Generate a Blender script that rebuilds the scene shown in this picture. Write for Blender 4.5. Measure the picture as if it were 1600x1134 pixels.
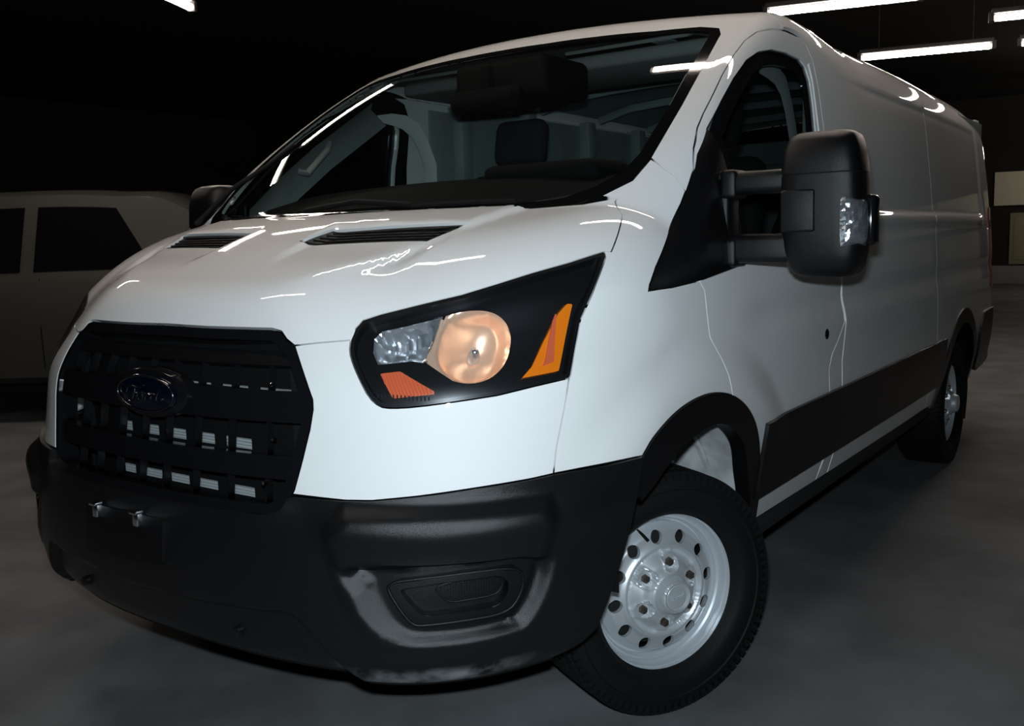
import bpy, bmesh, math, random
import numpy as np
from mathutils import Matrix, Vector
from mathutils.geometry import delaunay_2d_cdt
random.seed(7); RNG = np.random.RandomState(7)
for o in list(bpy.data.objects): bpy.data.objects.remove(o, do_unlink=True)
SC = bpy.context.scene; COL = SC.collection
PI = math.pi

# ------------------------------------------------------------------ camera
CAM = np.array([2.036, -2.270, 1.299]); YAW, PITCH, ROLL, FPX = -0.6274, -0.1279, -0.0281, 1487.4
def cam_axes():
    d = np.array([math.sin(YAW)*math.cos(PITCH), math.cos(YAW)*math.cos(PITCH), math.sin(PITCH)])
    rt = np.cross(d, [0, 0, 1]); rt /= np.linalg.norm(rt); up = np.cross(rt, d)
    return rt*math.cos(ROLL)+up*math.sin(ROLL), -rt*math.sin(ROLL)+up*math.cos(ROLL), d
_r, _u, _d = cam_axes()
cd = bpy.data.cameras.new('camera'); cam = bpy.data.objects.new('camera', cd); COL.objects.link(cam)
cd.sensor_fit = 'HORIZONTAL'; cd.sensor_width = 36.0; cd.lens = FPX/1600*36.0; cd.clip_start = .05; cd.clip_end = 200
m = Matrix.Identity(4)
for i in range(3): m[i][0] = _r[i]; m[i][1] = _u[i]; m[i][2] = -_d[i]; m[i][3] = CAM[i]
cam.matrix_world = m
SC.camera = cam

# ------------------------------------------------------------------ world, exposure
w = bpy.data.worlds.new('world'); SC.world = w; w.use_nodes = True
w.node_tree.nodes['Background'].inputs[0].default_value = (.9, .95, 1, 1)
w.node_tree.nodes['Background'].inputs[1].default_value = 0.004
SC.view_settings.view_transform = 'Standard'; SC.view_settings.look = 'None'
SC.view_settings.exposure = 0.0; SC.view_settings.gamma = 1.0; SC.view_settings.use_curve_mapping = False
# the photographer's flash, a small lamp just above the camera
fl = bpy.data.lights.new('camera_flash', 'AREA'); fl.shape = 'RECTANGLE'; fl.size = .06; fl.size_y = .03
fl.energy = 48; fl.color = (.78, .91, 1.0)
flo = bpy.data.objects.new('camera_flash', fl); COL.objects.link(flo)
fp = CAM + np.array([-.02, .02, .0]) + _u*.085
mm = m.copy()
for i in range(3): mm[i][3] = fp[i]
flo.matrix_world = mm
TUBE_GLOW = 45.0

# ------------------------------------------------------------------ helpers
def link(o, parent=None):
    COL.objects.link(o)
    if parent is not None: o.parent = parent
    return o
def tag(o, label=None, cat=None, group=None, kind=None):
    if label: o['label'] = label
    if cat: o['category'] = cat
    if group: o['group'] = group
    if kind: o['kind'] = kind
    return o
def thing(name, label, cat, loc=(0, 0, 0), rotz=0, group=None):
    o = bpy.data.objects.new(name, None); o.empty_display_size = .2; link(o)
    o.location = loc; o.rotation_euler = (0, 0, rotz)
    return tag(o, label, cat, group)
def mesh_obj(name, verts, faces, mat, parent=None, smooth=True, sharp=None, normals=None):
    if normals is None:
        used = sorted({i for f in faces for i in f})
        if len(used) < len(verts):
            mp = {k: i for i, k in enumerate(used)}; verts = [verts[k] for k in used]; faces = [tuple(mp[i] for i in f) for f in faces]
    me = bpy.data.meshes.new(name)
    me.from_pydata([tuple(map(float, v)) for v in verts], [], [tuple(map(int, f)) for f in faces])
    me.validate(clean_customdata=False); me.update()
    if mat is not None: me.materials.append(mat)
    me.polygons.foreach_set('use_smooth', [smooth]*len(me.polygons))
    if smooth and sharp is not None:
        me.set_sharp_from_angle(angle=math.radians(sharp))
    if normals is not None and len(me.vertices) == len(normals):
        me.normals_split_custom_set_from_vertices([tuple(map(float, n)) for n in normals])
    o = bpy.data.objects.new(name, me); link(o, parent); return o
def bm_obj(name, bm, mat, parent=None, smooth=False, sharp=35):
    me = bpy.data.meshes.new(name); bmesh.ops.recalc_face_normals(bm, faces=bm.faces); bm.to_mesh(me); bm.free()
    if mat is not None: me.materials.append(mat)
    if smooth:
        me.polygons.foreach_set('use_smooth', [True]*len(me.polygons)); me.set_sharp_from_angle(angle=math.radians(sharp))
    o = bpy.data.objects.new(name, me); link(o, parent); return o
def add_box(bm, x0, x1, y0, y1, z0, z1, bev=0.0, M=None, seg=2):
    r = bmesh.ops.create_cube(bm, size=1.0); vs = r['verts']
    for v in vs:
        v.co = Vector(((x0+x1)/2+v.co.x*(x1-x0), (y0+y1)/2+v.co.y*(y1-y0), (z0+z1)/2+v.co.z*(z1-z0)))
    if bev > 0:
        es = list({e for v in vs for e in v.link_edges})
        rr = bmesh.ops.bevel(bm, geom=es, offset=bev, segments=seg, affect='EDGES', profile=.5)
        vs = list({v for f in rr['faces'] for v in f.verts} | {v for v in vs if v.is_valid})
    if M is not None:
        for v in vs: v.co = M @ v.co
    return vs
def box(name, x0, x1, y0, y1, z0, z1, mat, parent=None, bev=.004, M=None, seg=2):
    bm = bmesh.new(); add_box(bm, x0, x1, y0, y1, z0, z1, bev, M, seg); return bm_obj(name, bm, mat, parent, smooth=bev > 0)
def tube(name, pts, r, mat, parent=None, n=10, closed=False, rs=None):
    pts = [Vector(p) for p in pts]; V = []; Fc = []; N = len(pts)
    up = Vector((0, 0, 1)); prev = None
    for i, p in enumerate(pts):
        a = pts[(i-1) % N] if (closed or i > 0) else p; b = pts[(i+1) % N] if (closed or i < N-1) else p
        t = (b-a).normalized()
        if prev is None: prev = t.cross(up if abs(t.z) < .9 else Vector((1, 0, 0))).normalized()
        s = (prev - t*prev.dot(t)).normalized(); prev = s; q = t.cross(s); R = rs[i] if rs else r
        for k in range(n):
            th = 2*PI*k/n; V.append(p+s*math.cos(th)*R+q*math.sin(th)*R)
    for i in range(N if closed else N-1):
        j = (i+1) % N
        for k in range(n): Fc.append((i*n+k, i*n+(k+1) % n, j*n+(k+1) % n, j*n+k))
    if not closed: Fc.append(tuple(reversed(range(n)))); Fc.append(tuple(range((N-1)*n, N*n)))
    return mesh_obj(name, V, Fc, mat, parent, smooth=True, sharp=50)
def revolve(name, prof, mat, parent=None, n=72, axis='x', sharp=30, loc=(0, 0, 0)):
    """prof: (offset along the axis, radius)"""
    V = []; Fc = []; L = len(prof)
    for k in range(n):
        a = 2*PI*k/n
        for (h, r) in prof:
            V.append({'x': (h, r*math.cos(a), r*math.sin(a)), 'y': (r*math.cos(a), h, r*math.sin(a)), 'z': (r*math.cos(a), r*math.sin(a), h)}[axis])
    for k in range(n):
        j = (k+1) % n
        for i in range(L-1): Fc.append((k*L+i, k*L+i+1, j*L+i+1, j*L+i))
    V = [(a+loc[0], b+loc[1], c+loc[2]) for a, b, c in V]
    return mesh_obj(name, V, Fc, mat, parent, smooth=True, sharp=sharp)

# ------------------------------------------------------------------ materials
def mat(name, base, rough=.5, metal=0., coat=0., coat_rough=.03, spec=.5, bump=0., bump_scale=200., var=0., var_scale=6., emit=None, estr=0., trans=0., ior=1.45, alpha=1., var_col=None, aniso=0.):
    M = bpy.data.materials.new(name); M.use_nodes = True; nt = M.node_tree; B = nt.nodes['Principled BSDF']
    B.inputs['Base Color'].default_value = (*base, 1); B.inputs['Roughness'].default_value = rough
    B.inputs['Metallic'].default_value = metal; B.inputs['Coat Weight'].default_value = coat
    B.inputs['Coat Roughness'].default_value = coat_rough; B.inputs['Specular IOR Level'].default_value = spec
    B.inputs['Transmission Weight'].default_value = trans; B.inputs['IOR'].default_value = ior
    B.inputs['Alpha'].default_value = alpha
    if emit: B.inputs['Emission Color'].default_value = (*emit, 1); B.inputs['Emission Strength'].default_value = estr
    tc = nt.nodes.new('ShaderNodeTexCoord')
    if bump:
        n = nt.nodes.new('ShaderNodeTexNoise'); n.inputs['Scale'].default_value = bump_scale; n.inputs['Detail'].default_value = 3
        nt.links.new(tc.outputs['Object'], n.inputs['Vector'])
        b = nt.nodes.new('ShaderNodeBump'); b.inputs['Strength'].default_value = bump; b.inputs['Distance'].default_value = .002
        nt.links.new(n.outputs['Fac'], b.inputs['Height']); nt.links.new(b.outputs['Normal'], B.inputs['Normal'])
    if var or var_col:
        n = nt.nodes.new('ShaderNodeTexNoise'); n.inputs['Scale'].default_value = var_scale; n.inputs['Detail'].default_value = 6
        nt.links.new(tc.outputs['Object'], n.inputs['Vector'])
        r = nt.nodes.new('ShaderNodeValToRGB'); r.color_ramp.elements[0].position = .38; r.color_ramp.elements[1].position = .68
        c2 = var_col if var_col else tuple(c*(1+var) for c in base)
        c1 = base if var_col else tuple(c*(1-var) for c in base)
        r.color_ramp.elements[0].color = (*c1, 1); r.color_ramp.elements[1].color = (*c2, 1)
        nt.links.new(n.outputs['Fac'], r.inputs['Fac']); nt.links.new(r.outputs['Color'], B.inputs['Base Color'])
    return M
def glass_mat(name, tint, gloss=.06, rough=0.0):
    """thin sheet of glass: tinted transparency plus a Fresnel reflection"""
    M = bpy.data.materials.new(name); M.use_nodes = True; nt = M.node_tree; nt.nodes.clear()
    out = nt.nodes.new('ShaderNodeOutputMaterial'); tr = nt.nodes.new('ShaderNodeBsdfTransparent'); tr.inputs[0].default_value = (*tint, 1)
    gl = nt.nodes.new('ShaderNodeBsdfGlossy'); gl.inputs['Roughness'].default_value = rough
    fr = nt.nodes.new('ShaderNodeFresnel'); geo = nt.nodes.new('ShaderNodeNewGeometry'); mrg = nt.nodes.new('ShaderNodeMapRange'); mrg.inputs[3].default_value = 1.5; mrg.inputs[4].default_value = 1/1.5; nt.links.new(geo.outputs['Backfacing'], mrg.inputs[0]); nt.links.new(mrg.outputs[0], fr.inputs[0]); mx = nt.nodes.new('ShaderNodeMixShader')
    nt.links.new(fr.outputs[0], mx.inputs[0]); nt.links.new(tr.outputs[0], mx.inputs[1]); nt.links.new(gl.outputs[0], mx.inputs[2])
    nt.links.new(mx.outputs[0], out.inputs[0]); return M
PAINT = mat('white_paint', (.82, .82, .81), .55, coat=1.0, coat_rough=.015, spec=.15)
BLACKP = mat('textured_black_plastic', (.004, .004, .0045), .36, spec=.42, bump=.35, bump_scale=900)
BLACKG = mat('gloss_black_plastic', (.006, .006, .007), .12, spec=.5)
BLACKM = mat('matt_black', (.004, .004, .004), .75, spec=.2)
RUBBER = mat('tyre_rubber', (.005, .005, .005), .66, spec=.25, bump=.3, bump_scale=300)
STEEL = mat('silver_painted_steel', (.74, .77, .80), .38, metal=.6, coat=.3)
CHROME = mat('chrome', (.85, .87, .9), .10, metal=1.0)
NUT = mat('rusty_nut', (.16, .13, .11), .4, metal=.8)
LINER = mat('dusty_wheel_well', (.34, .35, .35), .7, var_col=(.62, .64, .64), var_scale=9, bump=.4, bump_scale=30)
WGLASS = glass_mat('windshield_glass', (.74, .80, .78))
SGLASS = glass_mat('side_glass', (.50, .54, .53))
LGLASS = glass_mat('clear_lens', (.93, .95, .97))
FRIT = mat('black_ceramic_border', (.004, .004, .004), .06, spec=.5)
CABIN = mat('grey_cabin_plastic', (.28, .32, .31), .6, bump=.2, bump_scale=400)
CABIND = mat('charcoal_cabin_plastic', (.004, .004, .0045), .8, spec=.15, bump=.2, bump_scale=400)
FABRIC = mat('dark_seat_fabric', (.020, .021, .023), .9, bump=.5, bump_scale=600)
HEADL = mat('headliner_cloth', (.22, .23, .22), .9, bump=.3, bump_scale=500)
CARGOW = mat('cargo_wall_metal', (.24, .29, .29), .5, var=.12, var_scale=5)
AMBER = mat('amber_plastic', (.95, .22, .01), .25, spec=.6, coat=.6)
AMBERD = mat('amber_reflector', (.70, .13, .05), .35, spec=.6)
FLAMP = mat('peach_sheen_reflector', (1.0, .66, .46), .32, metal=.55, bump=.15, bump_scale=14)  # peach base paints in the orange reflection seen in the chrome
SLAMP = mat('silver_lamp_reflector', (.72, .74, .77), .22, metal=.85)
FIN = mat('condenser_fins', (.52, .55, .55), .45, metal=.3)

# ------------------------------------------------------------------ the body as a smooth implicit shape
def spline(pts):
    p = np.array(pts, float); x, y = p[:, 0], p[:, 1]; n = len(x); h = np.diff(x); d = np.diff(y)/h; m = np.zeros(n)
    for i in range(1, n-1): m[i] = (h[i]*d[i-1]+h[i-1]*d[i])/(h[i]+h[i-1])
    m[0] = d[0]; m[-1] = d[-1]
    def f(t):
        t = np.asarray(t, float); i = np.clip(np.searchsorted(x, t)-1, 0, n-2); H = h[i]; s = (t-x[i])/H; c = np.clip(s, 0, 1)
        v = (2*c**3-3*c**2+1)*y[i]+(c**3-2*c**2+c)*H*m[i]+(-2*c**3+3*c**2)*y[i+1]+(c**3-c**2)*H*m[i+1]
        return v+np.where(s < 0, s*H*m[0], 0)+np.where(s > 1, (s-1)*H*m[-1], 0)
    return f
def smax(a, b, k):
    h = np.maximum(k-np.abs(a-b), 0)/k; return np.maximum(a, b)+h*h*k*.25
def smin(a, b, k): return -smax(-a, -b, k)
def sstep(a, b, x):
    t = np.clip((x-a)/(b-a), 0, 1); return t*t*(3-2*t)
def poly_sd(poly, U, V):
    """signed distance to a polygon, negative inside"""
    P = np.array(poly, float); U = np.asarray(U, float); V = np.asarray(V, float)
    dmin = np.full(U.shape, 1e9); ins = np.zeros(U.shape, bool); n = len(P)
    for i in range(n):
        a = P[i]; b = P[(i+1) % n]; e = b-a; wx = U-a[0]; wy = V-a[1]
        t = np.clip((wx*e[0]+wy*e[1])/(e@e+1e-12), 0, 1)
        dmin = np.minimum(dmin, np.hypot(wx-t*e[0], wy-t*e[1]))
        c = ((a[1] > V) != (b[1] > V)); s = (b[1]-a[1]) if abs(b[1]-a[1]) > 1e-12 else 1e-12
        ins ^= c & (U < (b[0]-a[0])*(V-a[1])/s+a[0])
    return np.where(ins, -dmin, dmin)
XS = spline([(.2, .91), (.38, .965), (.47, .99), (.56, 1.012), (.7, 1.028), (.85, 1.03), (1.0, 1.027), (1.2, 1.016), (1.35, 1.005), (1.5, .992), (1.7, .970), (1.9, .943), (2.1, .905)])
YF = spline([(.2, -.90), (.32, -.965), (.45, -1.005), (.6, -1.01), (.72, -.995), (.85, -.975), (.955, -.957), (1.05, -.927), (1.085, -.910), (1.12, -.892), (1.20, -.848), (1.3, -.78)])
ZH = spline([(-1.05, 1.12), (-.90, 1.179), (-.84, 1.203), (-.75, 1.239), (-.65, 1.278), (-.55, 1.316), (-.43, 1.355), (-.28, 1.395), (-.1, 1.435), (.2, 1.47)])
ZR = spline([(.2, 1.985), (.5, 2.032), (.8, 2.056), (1.2, 2.077), (1.8, 2.085), (3, 2.09), (4.2, 2.075), (4.6, 2.05)])
DECK = [(0, -.87), (.2, -.86), (.33, -.82), (.43, -.74), (.50, -.64), (.56, -.52), (.60, -.38), (.66, -.1), (.7, .2), (-.7, .2), (-.7, -.87)]
def F(P, detail=True):
    x = np.abs(P[..., 0]); y = P[..., 1]; z = P[..., 2]
    X = XS(z)-.075*np.clip((.25-y)/1.0, 0, 2)**2-.065*np.clip((y-2.0)/2.5, 0, 2)**2
    X = X-(.08*np.clip(z-1.30, 0, 1))*(1-sstep(.3, 1.5, y))
    hz = ZH(y)-.055*x**2
    if detail:
        r = np.hypot(y+.04, z-.36)
        X = X+.020*(1-sstep(.56, .70, r))*sstep(.6, .85, z)*(x > .6)
        X = X-.007*np.exp(-((z-1.07)/.045)**2)*sstep(.15, .45, y)*(x > .6)
        X = X-.010*sstep(1.365, 1.385, z)*(1-sstep(1.845, 1.87, z))*sstep(1.15, 1.75, y)*(1-sstep(3.98, 4.05, y))
        X = X+.006*sstep(1.30, 1.33, z)*(1-sstep(1.36, 1.37, z))*sstep(1.4, 1.5, y)*(1-sstep(3.98, 4.05, y))
        sd = poly_sd(DECK, x, y)
        hz = hz+.012*(1-sstep(-.035, .010, sd))*sstep(-.84, -.60, y)-.004*sstep(-.84, -.60, y)
        ch = sstep(.13, .17, x+.10*(y+.45))*(1-sstep(.53, .59, x+.12*(-y-.45)))*sstep(-.74, -.56, y)*(1-sstep(-.48, -.44, y-.08*(x-.15)))
        hz = hz-.014*ch
    s = x-X
    fr = YF(z)+.16*x**2+(.25+.07*sstep(.98, 1.08, z)*(1-sstep(1.10, 1.20, z)))*x**4-y
    yw = y-.25*x**2
    zw = 1.39+.672*(yw+.316)+.035*(1-((yw-.11)/.43)**2)*(np.abs(yw-.11) < 2)
    zw = np.where(yw > 1.0, 3, zw)
    h = (z-hz)*.93; ww = (z-zw)*.83
    r_ = z-(ZR(y)-(.05+.015*sstep(.8, 2, y))*x**2)
    t = smin(h, smax(ww, r_, .04), .012); b = sstep(-.1, .15, y)
    f = smax(s, fr*.9, .22)
    f = smax(f, t, (.20-.165*(1-sstep(.30, .62, x))*(1-sstep(-.70, -.45, y)))*(1-b)+(.07+.17*sstep(.8, 1.6, y))*b)
    return smax(f, y-(4.53-.10*np.clip(z-1.0, 0, 2)**2-.06*x**2), .12)
def grad(P, h=1.5e-3):
    g = np.stack([(F(P+e)-F(P-e)) for e in np.eye(3)*h], -1); return g/np.linalg.norm(g, axis=-1, keepdims=True)
def solve(O, D, tmax):
    """outermost point of the body on rays O + t D"""
    ts = np.linspace(tmax, 0, 46); v = np.stack([F(O+t*D) for t in ts], -1); neg = v < 0; k = np.maximum(neg.argmax(-1), 1)
    k = np.where(neg.any(-1), k, 45); a = ts[k]; b = ts[k-1]
    for _ in range(24):
        mid = (a+b)/2; vm = F(O+mid[..., None]*D); a = np.where(vm < 0, mid, a); b = np.where(vm < 0, b, mid)
    return O+((a+b)/2)[..., None]*D
class Cyl:
    def __init__(s, y0=0., R=1.0): s.y0 = y0; s.R = R
    def to2(s, P): P = np.asarray(P, float); return np.stack([np.arctan2(P[..., 0], s.y0-P[..., 1])*s.R, P[..., 2]], -1)
    def rays(s, U):
        th = U[:, 0]/s.R; D = np.stack([np.sin(th), -np.cos(th), 0*th], -1); O = np.stack([0*th, s.y0+0*th, U[:, 1]], -1); return O, D, 1.7
class Dir:
    def __init__(s, d, c, up=(0, 0, 1), depth=1.2):
        s.d = np.array(d, float); s.d /= np.linalg.norm(s.d); s.c = np.array(c, float)
        s.e1 = np.cross(up, s.d); s.e1 /= np.linalg.norm(s.e1); s.e2 = np.cross(s.d, s.e1); s.T = depth
    def to2(s, P): Q = np.asarray(P, float)-s.c; return np.stack([Q@s.e1, Q@s.e2], -1)
    def rays(s, U): O = s.c+U[:, :1]*s.e1+U[:, 1:]*s.e2; return O, np.broadcast_to(s.d, O.shape), s.T
def resample(P, step):
    P = np.array(P, float); out = []; n = len(P)
    for i in range(n):
        a = P[i]; b = P[(i+1) % n]; L = np.linalg.norm(b-a); k = max(1, int(math.ceil(L/step)))
        for j in range(k): out.append(a+(b-a)*j/k)
    return np.array(out)
def area2(P): return .5*np.sum(P[:, 0]*np.roll(P[:, 1], -1)-np.roll(P[:, 0], -1)*P[:, 1])
def round_poly(P, r=.01, skip=()):
    """round the corners of a polygon sharper than 20 degrees"""
    P = np.array(P, float); out = []; n = len(P)
    for i in range(n):
        a, b, c = P[i-1], P[i], P[(i+1) % n]; u = a-b; v = c-b; lu = np.linalg.norm(u); lv = np.linalg.norm(v)
        ang = math.acos(max(-1, min(1, u@v/(lu*lv+1e-12))))
        if ang > math.radians(160): out.append(b); continue
        d = min(r, lu*.45, lv*.45); p0 = b+u/lu*d; p1 = b+v/lv*d
        for t in np.linspace(0, 1, 5): out.append((1-t)**2*p0+2*t*(1-t)*b+t*t*p1)
    return np.array(out)
def inset(P, d):
    """move a polygon inwards by d"""
    P = np.array(P, float); s = 1 if area2(P) > 0 else -1; n = len(P); out = []
    for i in range(n):
        a, b, c = P[i-1], P[i], P[(i+1) % n]; e1 = b-a; e2 = c-b; e1 = e1/(np.linalg.norm(e1)+1e-12); e2 = e2/(np.linalg.norm(e2)+1e-12)
        n1 = np.array([-e1[1], e1[0]])*s; n2 = np.array([-e2[1], e2[0]])*s; q = n1+n2; l = np.linalg.norm(q)
        if l < .3: out.append(b+n1*d); continue
        q = q/l; out.append(b+q*d/max(.4, q@n1))
    return np.array(out)
def fill2d(outline, holes, grid, lip=0.):
    """triangulate a polygon with holes over a regular grid; returns points, triangles, boundary loops"""
    loops = [np.array(outline)]+[np.array(h) for h in holes]
    pts = []; edges = []; idx = []
    for L in loops:
        s = len(pts); pts += [tuple(p) for p in L]; edges += [(s+i, s+(i+1) % len(L)) for i in range(len(L))]; idx.append(list(range(s, s+len(L))))
    if lip > 0:
        for k, L in enumerate(loops):
            Q = inset(L, lip if k == 0 else -lip)
            sd = poly_sd(loops[0], Q[:, 0], Q[:, 1]); ok = sd < -lip*.7
            for h in loops[1:]: ok &= poly_sd(h, Q[:, 0], Q[:, 1]) > lip*.7
            pts += [tuple(p) for p, o in zip(Q, ok) if o]
    mn = loops[0].min(0); mx = loops[0].max(0)
    gx = np.arange(mn[0]+grid*.5, mx[0], grid); gy = np.arange(mn[1]+grid*.5, mx[1], grid)
    G = np.stack(np.meshgrid(gx, gy), -1).reshape(-1, 2)
    if len(G):
        mg = max(grid*.35, lip*1.5); ok = poly_sd(loops[0], G[:, 0], G[:, 1]) < -mg
        for h in loops[1:]: ok &= poly_sd(h, G[:, 0], G[:, 1]) > mg
        pts += [tuple(p) for p in G[ok]]
    vs, es, fs, ov, oe, of = delaunay_2d_cdt([Vector(p) for p in pts], edges, [], 0, 1e-7)
    V = np.array([(v.x, v.y) for v in vs]); mp = {}
    for i, o in enumerate(ov):
        for k in o: mp[k] = i
    T = np.array([f for f in fs if len(f) == 3]); C = V[T].mean(1)
    ok = poly_sd(loops[0], C[:, 0], C[:, 1]) < 0
    for h in loops[1:]: ok &= poly_sd(h, C[:, 0], C[:, 1]) > 0
    T = T[ok]
    ar = (V[T[:, 1], 0]-V[T[:, 0], 0])*(V[T[:, 2], 1]-V[T[:, 0], 1])-(V[T[:, 2], 0]-V[T[:, 0], 0])*(V[T[:, 1], 1]-V[T[:, 0], 1])
    T = np.where((ar < 0)[:, None], T[:, ::-1], T); T = T[np.abs(ar) > 1e-10]
    return V, T, [[mp[i] for i in L] for L in idx]
def panel(name, chart, outline, mt, parent, holes=(), gap=.0, rnd=0., thick=.012, off=0., grid=.02, mirror=False, flat2=False, offf=None, lip=.003, auto=False, sharp=30, edge=None):
    """a sheet of the body: outline in 3D (or chart coordinates), pushed out by off, with a folded edge of depth thick"""
    o2 = np.array(outline, float) if flat2 else chart.to2(np.array(outline, float))
    hs = [np.array(h, float) if flat2 else chart.to2(np.array(h, float)) for h in holes]
    if rnd: o2 = round_poly(o2, rnd)
    if gap: o2 = inset(o2, gap)
    hs = [(round_poly(h, rnd) if rnd else h) for h in hs]
    if gap: hs = [inset(h, -gap) for h in hs]
    o2 = resample(o2, edge or grid); hs = [resample(h, edge or grid) for h in hs]
    V2, T, loops = fill2d(o2, hs, grid, lip)
    O, D, tm = chart.rays(V2); P = solve(O, D, tm); N = grad(P)
    if mirror == 'x': pass
    o_ = off+(offf(V2, P) if offf else 0*P[:, 0]); P = P+N*np.asarray(o_)[:, None]
    # orient the triangles outwards
    a, b, c = P[T[:, 0]], P[T[:, 1]], P[T[:, 2]]
    if np.sum(np.cross(b-a, c-a)*N[T[:, 0]]) < 0: T = T[:, ::-1]
    V = [tuple(p) for p in P]; NN = [n for n in N]; Fc = [tuple(t) for t in T]
    nb = len(V)
    if thick > 0:
        fs = set()
        for t in T: fs |= {(t[0], t[1]), (t[1], t[2]), (t[2], t[0])}
        for L in loops:
            s = len(V); n = len(L); tot = np.roll(P[L], -1, 0)-P[L]
            for k in L: V.append(tuple(P[k])); NN.append(None)
            for k in L: V.append(tuple(P[k]-N[k]*thick)); NN.append(None)
            for i in range(n):
                j = (i+1) % n; a, b = L[i], L[j]
                f = (s+i, s+j, s+n+j, s+n+i) if (b, a) in fs else (s+j, s+i, s+n+i, s+n+j)
                Fc.append(f)
                cr = np.cross(np.array(V[f[1]])-np.array(V[f[0]]), np.array(V[f[2]])-np.array(V[f[0]])); l = np.linalg.norm(cr); cr = cr/l if l > 1e-12 else N[a]
                for q in f: NN[q] = cr if NN[q] is None else NN[q]
        NN = [(np.array([0, 0, 1.]) if q is None else q) for q in NN]
    if lip > 0 and not auto:   # the outermost ring of the sheet leans over the edge a little
        for L in loops:
            for i, k in enumerate(L):
                pass
    def make(sx, nm):
        Vm = [(v[0]*sx, v[1], v[2]) for v in V]; Fm = Fc if sx > 0 else [tuple(reversed(f)) for f in Fc]
        return mesh_obj(nm, Vm, Fm, mt, parent, smooth=True, sharp=(sharp if auto else None), normals=None if auto else [np.array([q[0]*sx, q[1], q[2]]) for q in NN])
    A = make(1, name)
    if mirror is True: return [A, make(-1, name)]
    return A
FRONTC = Dir((.62, -.77, .12), (.35, -.2, .9)); FENDC = Dir((.85, -.25, .40), (.3, -.1, 1.0)); SIDEC = Dir((1, -.08, .12), (.3, 1., 1.0)); 
TOPC = Dir((0, 0, 1), (0, 0, .95), up=(0, 1, 0), depth=1.4); PILC = Dir((.62, -.30, .72), (.25, .35, 1.45)); CYL = Cyl(0.)
SIDEF = Dir((1, 0, 0), (.3, 1., 1.0))
def S(y, z, sx=1):
    """a point of the body side above (y, z)"""
    O = np.array([[.3, y, z]]); P = solve(O, np.array([[1., 0, 0]]), 1.2)[0]; return (P[0]*sx, P[1], P[2])
def T_(x, y):
    return tuple(solve(np.array([[x, y, .95]]), np.array([[0, 0, 1.]]), 1.4)[0])

# ------------------------------------------------------------------ the setting
def concrete():
    M = mat('concrete_floor', (.160, .163, .166), .7, spec=.12, var=.22, var_scale=2.2, bump=.25, bump_scale=60); return M
FLOORM = concrete()
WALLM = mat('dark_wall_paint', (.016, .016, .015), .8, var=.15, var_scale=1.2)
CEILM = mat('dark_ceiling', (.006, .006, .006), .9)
def plane(name, vs, mt): 
    return tag(mesh_obj(name, vs, [(0, 1, 2, 3)], mt, smooth=False), kind='structure')
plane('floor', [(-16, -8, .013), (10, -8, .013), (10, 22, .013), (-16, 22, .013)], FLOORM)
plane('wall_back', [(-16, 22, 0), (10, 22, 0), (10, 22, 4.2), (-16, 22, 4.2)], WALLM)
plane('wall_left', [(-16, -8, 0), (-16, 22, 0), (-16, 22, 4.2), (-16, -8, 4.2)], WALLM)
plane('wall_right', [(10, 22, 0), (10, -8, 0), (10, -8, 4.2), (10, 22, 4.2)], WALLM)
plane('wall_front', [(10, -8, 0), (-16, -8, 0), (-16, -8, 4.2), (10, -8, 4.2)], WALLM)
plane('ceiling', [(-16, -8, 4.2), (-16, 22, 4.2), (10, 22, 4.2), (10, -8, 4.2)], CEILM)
# pale upper band, dark gap and olive doors on the far wall
CREAM = mat('cream_panel_paint', (.80, .78, .60), .7); OLIVE = mat('olive_door_paint', (.30, .29, .18), .7); GREYW = mat('grey_dado_paint', (.26, .26, .25), .8)
for k in range(4):
    x0 = -1.86+k*2.1
    tag(box('trim_%d' % (k+1), x0, x0+2.0, 21.90, 21.99, 1.72+.05, 2.52, CREAM, bev=.01), kind='structure')
for k in range(4):
    x0 = -1.52+k*2.1
    d = tag(box('door_%d' % (k+1), x0, x0+1.7, 21.92, 21.99, .45, 1.60, OLIVE, bev=.01), kind='structure')
    for j in range(4): box('panel', x0+.08+j*.41, x0+.08+j*.41+.36, 21.90, 21.925, .55, 1.5, OLIVE, d, bev=.01)
tag(box('baseboard_back', -2.2, 10, 21.93, 21.99, 0, .42, GREYW, bev=.01), kind='structure')

# ------------------------------------------------------------------ fluorescent tubes
TUBEM = mat('glowing_tube', (1, 1, 1), .4, emit=(1.0, .86, .75), estr=TUBE_GLOW)
FIXM = mat('black_fixture', (.02, .02, .02), .6)
def tube_lamp(x, y, ang, L, label, group=None, z=3.0):
    t = thing('tube_light', label, 'light', (x, y, z), ang, group or 'tube lights under the ceiling')
    tube('glow_tube', [(-L/2+.03, 0, 0), (L/2-.03, 0, 0)], .026, TUBEM, t, n=12)
    box('housing', -L/2, L/2, -.035, .035, .035, .075, FIXM, t, bev=.006)
    for s in (-1, 1):
        box('end_cap', s*L/2-.02, s*L/2+.02, -.03, .03, -.03, .05, FIXM, t, bev=.006)
    for s in (-1, 1): tube('hanger', [(s*L*.35, 0, .07), (s*L*.35, 0, 4.2-z)], .004, FIXM, t, n=6)
    return t
A0 = math.atan2(.26, 1.08)
tube_lamp(-.285, 5.315, A0, 1.12, 'glowing tube light nearest above the van roof, at the top edge of the photo')
tube_lamp(-.25, 7.855, A0, 1.20, 'glowing tube light hanging lower in view, just right of the van roof')
tube_lamp(1.07, 6.80, A0, 1.12, 'upper tube light cut off by the right edge of the photo')
tube_lamp(1.08, 8.19, A0, 1.12, 'lower tube light barely showing at the right edge of the photo')
tube_lamp(-3.88+.24, 2.14-.5, math.atan2(-.5, .24), 1.1, 'lone tube light seen end on above the parked car at top left')
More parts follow.
